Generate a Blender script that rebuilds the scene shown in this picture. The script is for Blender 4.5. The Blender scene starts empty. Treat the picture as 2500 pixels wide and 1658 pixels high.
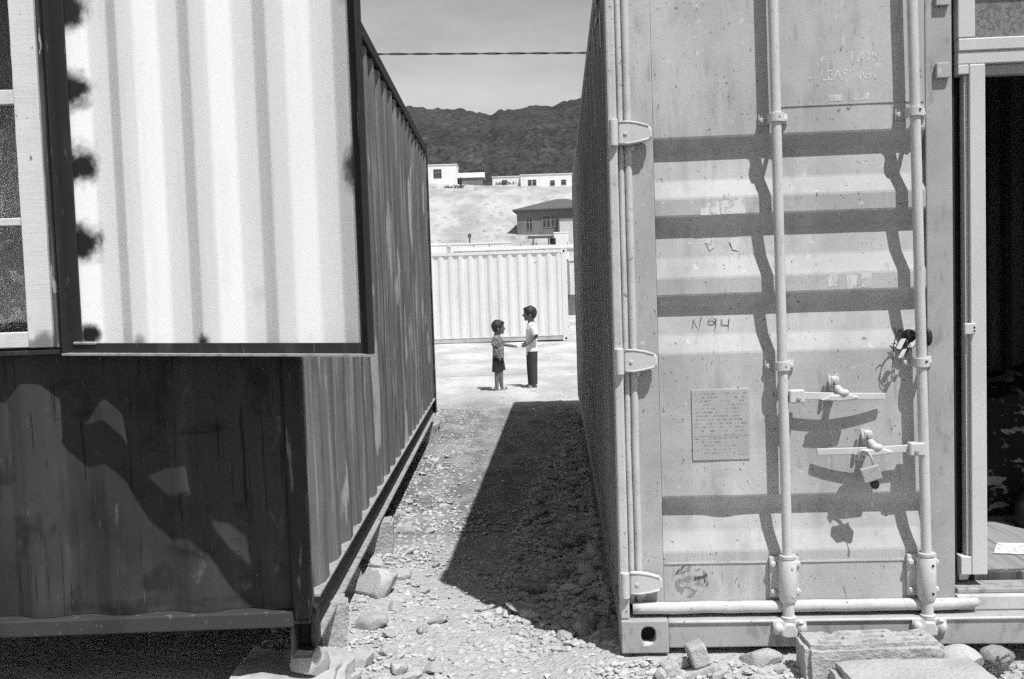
import bpy, bmesh, math, random
import numpy as np
from mathutils import Vector, Matrix, noise as mn

random.seed(7); rng = np.random.default_rng(7)
sc = bpy.context.scene
col = sc.collection
R = math.radians

# ------------------------------------------------------------------ camera
EYE = 1.40
cd = bpy.data.cameras.new('camera'); cam = bpy.data.objects.new('camera', cd); col.objects.link(cam)
cd.sensor_width = 36.0; cd.lens = 32.81; cd.clip_start = 0.05; cd.clip_end = 9000
pit, rol = 0.0553, -0.0328
fw = Vector((0, math.cos(pit), -math.sin(pit))); up0 = Vector((0, math.sin(pit), math.cos(pit))); rt0 = Vector((1, 0, 0))
rt = math.cos(rol) * rt0 + math.sin(rol) * up0
up = -math.sin(rol) * rt0 + math.cos(rol) * up0
m = Matrix((rt, up, -fw)).transposed().to_4x4(); m.translation = Vector((0, 0, EYE))
cam.matrix_world = m
sc.camera = cam

# ------------------------------------------------------------------ light (black-and-white photograph: neutral sun, sky by luminance)
SUN = Vector((0.62, -1.0, 2.24)).normalized()
sd = bpy.data.lights.new('sun', 'SUN'); so = bpy.data.objects.new('sun', sd); col.objects.link(so)
sd.energy = 4.05; sd.angle = R(0.53); sd.color = (1, 1, 1)
so.rotation_euler = SUN.to_track_quat('Z', 'Y').to_euler(); so.location = (10, -10, 30)
w = bpy.data.worlds.new('World'); sc.world = w; w.use_nodes = True
nt = w.node_tree; nt.nodes.clear()
sky = nt.nodes.new('ShaderNodeTexSky'); sky.sky_type = 'NISHITA'; sky.sun_disc = False
sky.sun_elevation = math.asin(SUN.z); sky.sun_rotation = math.atan2(SUN.x, SUN.y)
sky.altitude = 3000; sky.air_density = 1.0; sky.dust_density = 0.0; sky.ozone_density = 1.0
bw = nt.nodes.new('ShaderNodeRGBToBW'); bg = nt.nodes.new('ShaderNodeBackground'); wo = nt.nodes.new('ShaderNodeOutputWorld')
bg.inputs['Strength'].default_value = 0.145
tcw = nt.nodes.new('ShaderNodeTexCoord'); mpw = nt.nodes.new('ShaderNodeMapping'); mpw.inputs['Scale'].default_value = (2.2, 2.2, 7.0); nzw = nt.nodes.new('ShaderNodeTexNoise'); nzw.inputs['Scale'].default_value = 1.0; nzw.inputs['Detail'].default_value = 7; nzw.inputs['Roughness'].default_value = .6
mrw = nt.nodes.new('ShaderNodeMapRange'); mrw.interpolation_type = 'SMOOTHSTEP'
for i_, v_ in enumerate((.40, .72, .90, 1.22)): mrw.inputs[i_ + 1].default_value = v_
mlw = nt.nodes.new('ShaderNodeMath'); mlw.operation = 'MULTIPLY'
nt.links.new(tcw.outputs['Generated'], mpw.inputs[0]); nt.links.new(mpw.outputs[0], nzw.inputs['Vector']); nt.links.new(nzw.outputs['Fac'], mrw.inputs[0])
nt.links.new(sky.outputs[0], bw.inputs[0]); nt.links.new(bw.outputs[0], mlw.inputs[0]); nt.links.new(mrw.outputs[0], mlw.inputs[1]); nt.links.new(mlw.outputs[0], bg.inputs[0]); nt.links.new(bg.outputs[0], wo.inputs[0])
sc.view_settings.view_transform = 'Standard'; sc.view_settings.look = 'None'
sc.view_settings.exposure = 0.42; sc.view_settings.gamma = 1.0; sc.view_settings.use_curve_mapping = False
sc.render.engine = 'CYCLES'
sc.cycles.max_bounces = 6
sc.cycles.use_denoising = False                      # keep the fine grain of the film
sc.cycles.use_adaptive_sampling = True; sc.cycles.adaptive_threshold = 0.25; sc.cycles.adaptive_min_samples = 40

# ------------------------------------------------------------------ helpers: materials
def mat(name, v, rough=0.75, layers=(), bumps=(), spec=0.3, metal=0.0, spots=None, grain=0.0, alpha=None):
    """grey base v; layers = (scale xyz, detail, lo, hi, value, amount); bumps = (scale, strength, distance)"""
    ma = bpy.data.materials.new(name); ma.use_nodes = True
    n = ma.node_tree.nodes; l = ma.node_tree.links
    b = n['Principled BSDF']; b.inputs['Roughness'].default_value = rough
    b.inputs['Specular IOR Level'].default_value = spec; b.inputs['Metallic'].default_value = metal
    tc = n.new('ShaderNodeTexCoord')
    def noise(scale, detail, seed=0.0, rgh=0.55):
        mp = n.new('ShaderNodeMapping'); l.new(tc.outputs['Object'], mp.inputs[0])
        s = scale if isinstance(scale, tuple) else (scale,) * 3
        mp.inputs['Scale'].default_value = s; mp.inputs['Location'].default_value = (seed * 3.1, seed * 1.7, seed * 2.3)
        t = n.new('ShaderNodeTexNoise'); t.inputs['Scale'].default_value = 1.0; t.inputs['Detail'].default_value = detail
        t.inputs['Roughness'].default_value = rgh
        l.new(mp.outputs[0], t.inputs['Vector']); return t.outputs['Fac']
    def rng_(src, lo, hi, a=0.0, c=1.0):
        r = n.new('ShaderNodeMapRange'); r.interpolation_type = 'SMOOTHSTEP'
        r.inputs[1].default_value = lo; r.inputs[2].default_value = hi; r.inputs[3].default_value = a; r.inputs[4].default_value = c
        l.new(src, r.inputs[0]); return r.outputs[0]
    def mixv(cur, val, fac):
        x = n.new('ShaderNodeMix'); x.data_type = 'FLOAT'
        l.new(fac, x.inputs[0]); l.new(cur, x.inputs[2])
        if isinstance(val, (int, float)): x.inputs[3].default_value = val
        else: l.new(val, x.inputs[3])
        return x.outputs[0]
    val = n.new('ShaderNodeValue'); val.outputs[0].default_value = v; cur = val.outputs[0]
    for i, (s, d, lo, hi, v2, amt) in enumerate(layers):
        cur = mixv(cur, v2, rng_(noise(s, d, i + 1.0), lo, hi, 0.0, amt))
    if spots:
        for (p, rad, v2, amt) in spots:
            vd = n.new('ShaderNodeVectorMath'); vd.operation = 'DISTANCE'; l.new(tc.outputs['Object'], vd.inputs[0]); vd.inputs[1].default_value = p
            nz = noise((24, 24, 20), 3, p[2] * 3); ad = n.new('ShaderNodeMath'); ad.operation = 'MULTIPLY_ADD'
            l.new(nz, ad.inputs[0]); ad.inputs[1].default_value = rad * 1.1; l.new(vd.outputs['Value'], ad.inputs[2])
            cur = mixv(cur, v2, rng_(ad.outputs[0], rad * .95, rad * 1.7, amt, 0.0))
    if grain:
        g = noise((420, 420, 420), 2, 9.0)
        mm = n.new('ShaderNodeMath'); mm.operation = 'MULTIPLY'; l.new(cur, mm.inputs[0]); l.new(rng_(g, 0.25, 0.75, 1 - grain, 1 + grain), mm.inputs[1]); cur = mm.outputs[0]
    cc = n.new('ShaderNodeCombineColor')
    for k in range(3): l.new(cur, cc.inputs[k])
    l.new(cc.outputs[0], b.inputs['Base Color'])
    prev = None
    for i, (s, st, dist) in enumerate(bumps):
        bp = n.new('ShaderNodeBump'); bp.inputs['Strength'].default_value = st; bp.inputs['Distance'].default_value = dist
        l.new(noise(s, 5, 20.0 + i), bp.inputs['Height'])
        if prev: l.new(prev, bp.inputs['Normal'])
        prev = bp.outputs[0]
    if prev: l.new(prev, b.inputs['Normal'])
    if alpha:
        s, lo, hi, amt = alpha
        l.new(rng_(noise(s, 4, 4.0), lo, hi, 0.0, amt), b.inputs['Alpha'])
    return ma

M = {}
M['dirt'] = None
M['stone'] = mat('stone_grey', 0.46, 0.9, [((9, 9, 9), 4, .35, .7, .30, .8), ((60, 60, 60), 3, .5, .75, .52, .6)], [((40, 40, 40), .5, .01)], .2)
M['stone_pale'] = mat('stone_pale', 0.52, 0.9, [((7, 7, 7), 4, .4, .7, .40, .8), ((70, 70, 70), 3, .55, .8, .62, .5)], [((45, 45, 45), .5, .01)], .2)
M['stone_dark'] = mat('stone_dark', 0.34, 0.9, [((8, 8, 8), 4, .35, .7, .20, .8), ((60, 60, 60), 3, .55, .8, .38, .6)], [((40, 40, 40), .5, .01)], .2)
M['concrete'] = mat('rough_concrete', 0.44, 0.95, [((6, 6, 6), 5, .35, .65, .34, .8), ((120, 120, 120), 3, .5, .8, .25, .5)], [((60, 60, 60), .8, .012), ((220, 220, 220), .5, .004)], .2)
M['cgrey'] = mat('grey_container_paint', 0.50, 0.6, [((3, 3, 1.2), 5, .35, .7, .33, .8), ((9, 9, 5), 6, .48, .66, .36, .6), ((14, 14, 2.5), 5, .5, .75, .28, .6), ((45, 45, 9), 5, .6, .72, .24, .5), ((2.2, 2.2, 5), 4, .5, .8, .55, .6), ((160, 160, 160), 3, .5, .8, .34, .5), ((70, 70, 3), 4, .60, .72, .36, .45), ((75, 75, 50), 4, .66, .70, .10, .8), ((30, 30, 30), 6, .66, .70, .62, .6)], [((130, 130, 130), .12, .003)], .35)
M['cgrey2'] = mat('grey_sill_paint', 0.38, 0.65, [((5, 5, 5), 5, .4, .7, .30, .7), ((30, 30, 12), 5, .55, .7, .20, .6)], [((130, 130, 130), .15, .003)], .3)
M['crail'] = mat('pale_rod_paint', 0.55, 0.5, [((12, 12, 4), 5, .45, .7, .44, .6), ((70, 70, 30), 4, .62, .74, .25, .6)], [((150, 150, 150), .15, .002)], .4)
M['cseal'] = mat('painted_rubber_seal', 0.52, 0.7, [((9, 9, 9), 4, .4, .75, .38, .7), ((60, 60, 60), 4, .62, .70, .16, .8)], [((40, 40, 40), .2, .004)], .3)
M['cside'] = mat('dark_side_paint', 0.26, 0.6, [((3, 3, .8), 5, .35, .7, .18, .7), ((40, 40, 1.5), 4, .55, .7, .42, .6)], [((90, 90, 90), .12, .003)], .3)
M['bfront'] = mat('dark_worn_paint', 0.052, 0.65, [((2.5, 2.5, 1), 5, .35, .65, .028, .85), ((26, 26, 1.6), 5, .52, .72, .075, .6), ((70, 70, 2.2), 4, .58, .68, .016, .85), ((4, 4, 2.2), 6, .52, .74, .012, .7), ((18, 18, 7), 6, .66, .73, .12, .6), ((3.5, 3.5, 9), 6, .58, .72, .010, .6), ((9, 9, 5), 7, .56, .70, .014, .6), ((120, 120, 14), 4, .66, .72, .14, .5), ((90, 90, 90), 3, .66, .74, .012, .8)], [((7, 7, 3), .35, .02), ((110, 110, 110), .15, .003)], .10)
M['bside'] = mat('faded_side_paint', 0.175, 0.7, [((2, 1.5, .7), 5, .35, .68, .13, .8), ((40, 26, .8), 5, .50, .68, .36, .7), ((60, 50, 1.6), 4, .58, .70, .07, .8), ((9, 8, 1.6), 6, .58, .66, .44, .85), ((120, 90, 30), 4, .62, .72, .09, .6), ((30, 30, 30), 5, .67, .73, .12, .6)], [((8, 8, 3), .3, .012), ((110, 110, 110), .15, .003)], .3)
M['bdark'] = mat('dark_rail_paint', 0.035, 0.6, [((6, 6, 6), 5, .45, .7, .035, .8), ((40, 40, 20), 5, .6, .72, .16, .6)], [((90, 90, 90), .2, .004)], .08)
M['bpost'] = mat('dark_post_paint', 0.040, 0.6, [((9, 9, 3), 5, .45, .7, .022, .8), ((50, 50, 6), 5, .58, .68, .20, .7)], [((50, 50, 20), .25, .006)], .08)
M['lip'] = mat('worn_sunlit_metal', 0.34, 0.8, [((30, 30, 30), 5, .45, .7, .16, .8)], [((90, 90, 90), .3, .004)], .2)  # worn metal, lightened in colour for ledges that catch the sun
M['shut_frame'] = mat('black_steel_frame', 0.035, 0.5, [((14, 14, 3), 4, .5, .75, .075, .7), ((70, 70, 12), 4, .64, .74, .18, .5)], [((80, 80, 80), .15, .003)], .08)
M['woodwhite'] = mat('flaking_white_wood', 0.62, 0.7, [((30, 30, 3), 4, .5, .72, .50, .5), ((60, 60, 20), 6, .66, .71, .16, .85)], [((20, 20, 140), .25, .004)], .3)
M['woodold'] = mat('weathered_bare_wood', 0.12, 0.9, [((70, 70, 3), 5, .4, .65, .05, .9), ((60, 60, 12), 5, .62, .68, .42, .8)], [((90, 90, 6), .7, .008)], .15)
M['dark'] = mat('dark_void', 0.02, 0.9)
M['black'] = mat('black_rubber', 0.02, 0.5, spec=.4)
M['pvc'] = mat('white_frame_paint', 0.56, 0.45, [((4, 4, 2), 4, .45, .75, .48, .6)], [((120, 120, 120), .05, .002)], .45)
M['floor'] = mat('worn_plywood', 0.30, 0.8, [((40, 3, 3), 5, .4, .7, .20, .8)], [((60, 6, 6), .3, .003)], .2)
M['metal'] = mat('bare_metal', 0.45, 0.35, metal=.8)
M['whitewall'] = mat('whitewashed_plaster', 0.72, 0.9, [((.8, .8, .8), 5, .4, .7, .62, .7)], [((12, 12, 12), .2, .01)], .1)
M['greywall'] = mat('grey_render', 0.18, 0.9, [((1.5, 1.5, 1.5), 5, .4, .7, .13, .8)], [((14, 14, 14), .2, .01)], .1)
M['roof'] = mat('dull_sheet_roof', 0.11, 0.8, [((.9, .9, .9), 5, .4, .7, .10, .7)], spec=.2)
M['glassdark'] = mat('dark_glass', 0.03, 0.15, spec=.5)
M['wframe'] = mat('pale_window_wood', 0.24, 0.7)
M['cwhite'] = mat('cream_container_paint', 0.62, 0.6, [((2, 2, .7), 4, .4, .7, .52, .6), ((20, 20, 2), 4, .6, .75, .42, .5)], spec=.3)
M['cable'] = mat('cable_rubber', 0.03, 0.6)
M['skin'] = mat('skin', 0.15, 0.6, [((30, 30, 30), 3, .4, .7, .12, .5)], spec=.3)
M['hair'] = mat('hair', 0.018, 0.55, [((120, 120, 40), 3, .4, .7, .035, .8)], [((160, 160, 60), .5, .004)], .35)
M['tshirt'] = mat('white_cotton', 0.78, 0.9, [((8, 8, 8), 3, .4, .7, .70, .5)], [((14, 14, 14), .35, .012)], .1)
M['pshirt'] = mat('printed_cotton', 0.12, 0.9, [((34, 34, 34), 3, .48, .56, .36, .8), ((60, 60, 60), 2, .56, .62, .07, .8)], [((14, 14, 14), .35, .012)], .1)
M['trouser'] = mat('dark_trouser_cloth', 0.055, 0.9, [((40, 40, 40), 3, .5, .7, .085, .7)], [((12, 12, 12), .4, .012)], .1)
M['shorts'] = mat('dark_short_cloth', 0.035, 0.9, [((30, 30, 30), 3, .5, .7, .06, .7)], [((12, 12, 12), .4, .012)], .1)
M['sandal'] = mat('pale_sandal', 0.5, 0.8)
M['leaf'] = mat('weed_leaf', 0.07, 0.6, [((20, 20, 20), 2, .4, .7, .12, .8)])
M['rug'] = mat('patterned_cloth', 0.02, 0.95, [((6, 4, 13), 4, .56, .585, .26, 1.0), ((34, 20, 34), 3, .62, .66, .14, .9)], [((200, 200, 200), .3, .003)], .1)
M['sack'] = mat('dark_sack', 0.03, 0.9, [((12, 12, 12), 4, .5, .7, .05, .8)], [((40, 40, 40), .4, .006)], .1)
M['paper'] = mat('newsprint', 0.70, 0.9, [((60, 40, 60), 3, .56, .62, .25, .7)], spec=.1)
M['hillrock'] = None

# ------------------------------------------------------------------ helpers: meshes
class MB:
    def __init__(s): s.v = []; s.f = []
    def add(s, vs, fs):
        o = len(s.v); s.v += [tuple(p) for p in vs]; s.f += [tuple(i + o for i in f) for f in fs]; return s
    def box(s, x0, x1, y0, y1, z0, z1):
        return s.add([(x0, y0, z0), (x1, y0, z0), (x1, y1, z0), (x0, y1, z0), (x0, y0, z1), (x1, y0, z1), (x1, y1, z1), (x0, y1, z1)],
                     [(3, 2, 1, 0), (4, 5, 6, 7), (0, 1, 5, 4), (1, 2, 6, 5), (2, 3, 7, 6), (3, 0, 4, 7)])
    def tube(s, pts, rad, n=12, cap=True):
        pts = [Vector(p) for p in pts]; k = len(pts)
        rad = [rad] * k if isinstance(rad, (int, float)) else rad
        vs = []; prev = None
        for i, p in enumerate(pts):
            t = (pts[min(i + 1, k - 1)] - pts[max(i - 1, 0)]).normalized()
            if prev is None:
                a = Vector((0, 0, 1)) if abs(t.z) < .9 else Vector((1, 0, 0)); x = t.cross(a).normalized()
            else: x = (prev - t * prev.dot(t)).normalized()
            prev = x; y = t.cross(x)
            for j in range(n):
                an = 2 * math.pi * j / n; vs.append(p + (x * math.cos(an) + y * math.sin(an)) * rad[i])
        fs = []
        for i in range(k - 1):
            for j in range(n): fs.append((i * n + j, i * n + (j + 1) % n, (i + 1) * n + (j + 1) % n, (i + 1) * n + j))
        if cap: fs.append(tuple(range(n - 1, -1, -1))); fs.append(tuple((k - 1) * n + j for j in range(n)))
        return s.add(vs, fs)
    def rings(s, rs, n=16):
        """stack of ellipse rings: (cx,cy,cz,rx,ry)"""
        vs = []
        for (cx, cy, cz, rx, ry) in rs:
            for j in range(n):
                a = 2 * math.pi * j / n; vs.append((cx + rx * math.cos(a), cy + ry * math.sin(a), cz))
        fs = []
        for i in range(len(rs) - 1):
            for j in range(n): fs.append((i * n + j, i * n + (j + 1) % n, (i + 1) * n + (j + 1) % n, (i + 1) * n + j))
        fs.append(tuple(range(n - 1, -1, -1))); fs.append(tuple((len(rs) - 1) * n + j for j in range(n)))
        return s.add(vs, fs)
    def ell(s, c, r, n=16, k=10):
        c = Vector(c); vs = [c + Vector((0, 0, r[2]))]
        for i in range(1, k):
            th = math.pi * i / k
            for j in range(n):
                a = 2 * math.pi * j / n; vs.append(c + Vector((r[0] * math.sin(th) * math.cos(a), r[1] * math.sin(th) * math.sin(a), r[2] * math.cos(th))))
        vs.append(c - Vector((0, 0, r[2]))); fs = []
        for j in range(n): fs.append((0, 1 + j, 1 + (j + 1) % n))
        for i in range(k - 2):
            for j in range(n):
                a = 1 + i * n + j; b = 1 + i * n + (j + 1) % n; fs.append((a, a + n, b + n, b))
        e = len(vs) - 1; o = 1 + (k - 2) * n
        for j in range(n): fs.append((e, o + (j + 1) % n, o + j))
        return s.add(vs, fs)
    def prism(s, poly, a, b, axis='y'):
        """extrude a 2-D polygon between a and b along an axis"""
        n = len(poly); mk = {'y': lambda p, t: (p[0], t, p[1]), 'x': lambda p, t: (t, p[0], p[1]), 'z': lambda p, t: (p[0], p[1], t)}[axis]
        vs = [mk(p, a) for p in poly] + [mk(p, b) for p in poly]
        fs = [tuple(range(n)), tuple(range(2 * n - 1, n - 1, -1))] + [(i, i + n, (i + 1) % n + n, (i + 1) % n) for i in range(n)]
        return s.add(vs, fs)
    def mesh(s, name, bevel=0, smooth=False, seg=2, xf=None):
        me = bpy.data.meshes.new(name)
        vs = [tuple(xf(*p)) for p in s.v] if xf else s.v
        me.from_pydata(vs, [], s.f); me.update()
        bm = bmesh.new(); bm.from_mesh(me)
        bmesh.ops.recalc_face_normals(bm, faces=bm.faces)
        if bevel:
            es = [e for e in bm.edges if len(e.link_faces) == 2 and e.calc_face_angle(0) > .5]
            bmesh.ops.bevel(bm, geom=es, offset=bevel, segments=seg, profile=.5, affect='EDGES', clamp_overlap=True)
        bm.to_mesh(me); bm.free()
        if smooth:
            for p in me.polygons: p.use_smooth = True
            if smooth != 'all':
                try: me.set_sharp_from_angle(angle=R(40))
                except Exception: pass
        return me
    def build(s, name, ma, parent=None, bevel=0, smooth=False, xf=None, **k):
        return link(name, s.mesh(name, bevel, smooth, xf=xf), ma, parent, **k)

def link(name, me, ma, parent=None, label=None, cat=None, group=None, kind=None, loc=None):
    o = bpy.data.objects.new(name, me); col.objects.link(o)
    if ma is not None and me is not None and not me.materials: me.materials.append(ma)
    if parent: o.parent = parent
    if loc: o.location = loc
    tag(o, label, cat, group, kind); return o
def tag(o, label=None, cat=None, group=None, kind=None):
    if label: o['label'] = label
    if cat: o['category'] = cat
    if group: o['group'] = group
    if kind: o['kind'] = kind
    return o
def empty(name, loc, rz=0, **k):
    o = bpy.data.objects.new(name, None); col.objects.link(o); o.location = loc; o.rotation_euler = (0, 0, rz); o.empty_display_size = .1
    return tag(o, **k)
def corr(mb, u0, u1, pitch, depth, z0, z1, mp, phase=0.0, rows=1, thick=.003, dent=None, rnd=False):
    """trapezoid corrugated sheet; d = 0 on the crest, depth in the trough; mp(u, d, z) -> xyz"""
    prof = [(0, 0), (.115, 0), (.135, .04), (.345, .96), (.365, 1), (.635, 1), (.655, .96), (.865, .04), (.885, 0)]
    if rnd: prof = [(0, 0), (.095, 0), (.115, .015), (.135, .07), (.155, .15), (.325, .85), (.345, .93), (.365, .985), (.385, 1), (.615, 1), (.635, .985), (.655, .93), (.675, .85), (.845, .15), (.865, .07), (.885, .015), (.905, 0)]
    us = [(u0, None)]; k = math.floor((u0 - phase) / pitch) - 1
    while True:
        b = phase + k * pitch
        if b > u1 + pitch: break
        for (f, d) in prof:
            u = b + f * pitch
            if u0 < u < u1: us.append((u, d * depth))
        k += 1
    us.append((u1, None))
    def dv(u):
        f = ((u - phase) / pitch) % 1.0
        return np.interp(f, [p[0] for p in prof] + [1], [p[1] for p in prof] + [0]) * depth
    us = [(u, dv(u) if d is None else d) for (u, d) in us]
    n = len(us); vs = []; fs = []
    for t in (0, thick):
        for r in range(rows + 1):
            z = z0 + (z1 - z0) * r / rows
            for (u, d) in us: vs.append(mp(u, d + t + (dent(u, z) if dent else 0), z))
    def idx(t, r, i): return t * (rows + 1) * n + r * n + i
    for t in (0, 1):
        for r in range(rows):
            for i in range(n - 1):
                q = (idx(t, r, i), idx(t, r, i + 1), idx(t, r + 1, i + 1), idx(t, r + 1, i)); fs.append(q if t == 0 else q[::-1])
    for i in range(n - 1):
        fs.append((idx(0, 0, i + 1), idx(0, 0, i), idx(1, 0, i), idx(1, 0, i + 1))); fs.append((idx(0, rows, i), idx(0, rows, i + 1), idx(1, rows, i + 1), idx(1, rows, i)))
    for r in range(rows):
        fs.append((idx(0, r, 0), idx(0, r + 1, 0), idx(1, r + 1, 0), idx(1, r, 0))); fs.append((idx(0, r + 1, n - 1), idx(0, r, n - 1), idx(1, r, n - 1), idx(1, r + 1, n - 1)))
    return mb.add(vs, fs)
def bolt(mb, x, y, z, r=.011, h=.012):
    mb.tube([(x, y, z), (x, y - h * .7, z), (x, y - h, z)], [r, r, r * .7], 10); return mb
def text_mesh(s, size, ext=.0):
    cu = bpy.data.curves.new('lettering', 'FONT'); cu.body = s; cu.size = size; cu.extrude = ext; cu.align_x = 'CENTER'; cu.align_y = 'CENTER'
    ob = bpy.data.objects.new('tmp', cu); col.objects.link(ob); bpy.context.view_layer.update()
    me = bpy.data.meshes.new_from_object(ob.evaluated_get(bpy.context.evaluated_depsgraph_get()))
    bpy.data.objects.remove(ob); bpy.data.curves.remove(cu); me.materials.clear(); return me
def hole_plate(mb, x0, x1, z0, z1, y, cx, cz, hx, hz, depth, n=20, chamfer=.012):
    """rectangular front at plane y with an oval hole running back to y+depth"""
    outer = []; inner = []
    for j in range(n):
        a = 2 * math.pi * j / n; c, s_ = math.cos(a), math.sin(a)
        e = 2.6; rr = (abs(c) ** e + abs(s_) ** e) ** (-1 / e); inner.append((cx + hx * c * rr, cz + hz * s_ * rr))
        tx = ((x1 - cx) if c > 0 else (cx - x0)) / max(abs(c), 1e-6); tz = ((z1 - cz) if s_ > 0 else (cz - z0)) / max(abs(s_), 1e-6)
        t = min(tx, tz); outer.append((cx + t * c, cz + t * s_))
    for k_, (px, pz) in enumerate([(x1, z1), (x0, z1), (x0, z0), (x1, z0)]):
        j = min(range(n), key=lambda q: (outer[q][0] - px) ** 2 + (outer[q][1] - pz) ** 2); outer[j] = (px, pz)
    vs = [(p[0], y, p[1]) for p in outer] + [(p[0], y, p[1]) for p in inner] + [(p[0], y + depth, p[1]) for p in inner] + [(p[0], y + depth + .02, p[1]) for p in outer]
    fs = []
    for j in range(n):
        k = (j + 1) % n
        fs += [(j, k, n + k, n + j), (n + j, n + k, 2 * n + k, 2 * n + j), (3 * n + j, 3 * n + k, k, j)]
    fs.append(tuple(3 * n + j for j in range(n)))
    return mb.add(vs, fs)

# ------------------------------------------------------------------ ground
def sm(a, b, x): t = min(1, max(0, (x - a) / (b - a))); return t * t * (3 - 2 * t)
YK = [-60, 0, 3, 4.5, 12, 26, 48, 62, 75, 100, 125, 150, 160, 200, 420, 3000]
ZK = [0.1, .08, .04, 0, -.09, -.14, -.05, .9, 2.6, 7.1, 12.6, 17.9, 18.6, 18.9, 14, 10]
def base_z(x, y):
    z = float(np.interp(y, YK, ZK))
    if y > 60: z += sm(60, 150, y) * (-.055) * max(-30, min(30, x))
    return z
def gz(x, y, fine=True):
    z = base_z(x, y)
    if y < 14 and -4 < x < 5:
        z += .05 * sm(.0, .42, x) * sm(2.4, 3.2, y) * (1 - sm(6.5, 9, y)) * (1 - sm(.9, 1.4, x))
        z += .035 * sm(-.35, -.75, x) * sm(2.4, 3.0, y) * (1 - sm(4.6, 6, y))
        if fine:
            z += .012 * mn.noise((x * 2.2, y * 2.2, 0)) + .007 * mn.noise((x * 9, y * 9, 3)) + .005 * mn.noise((x * 24, y * 24, 7))
    elif fine:
        a = sm(12, 60, y)
        z += a * (.5 * mn.noise((x * .05, y * .05, 1)) + .14 * mn.noise((x * .35, y * .35, 2))) + .02 * mn.noise((x * 1.1, y * 1.1, 5))
    return z
def grow(a, b, step, ratio):
    r = [a]; s = step
    while r[-1] < b: s *= ratio; r.append(r[-1] + s)
    return r
xs = [-v for v in grow(2.6, 1500, .05, 1.12)[::-1]] + list(np.arange(-2.55, 3.4, .05)) + grow(3.4, 1500, .05, 1.12)
ys = [-v for v in grow(-1.5, 60, .1, 1.35)[::-1]] + list(np.arange(1.55, 15, .05)) + grow(15, 2600, .05, 1.045)
vs = [(x, y, gz(x, y)) for y in ys for x in xs]; nx = len(xs)
fs = [(j * nx + i, j * nx + i + 1, (j + 1) * nx + i + 1, (j + 1) * nx + i) for j in range(len(ys) - 1) for i in range(nx - 1)]
me = bpy.data.meshes.new('ground'); me.from_pydata(vs, [], fs)
for p in me.polygons: p.use_smooth = True

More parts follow.
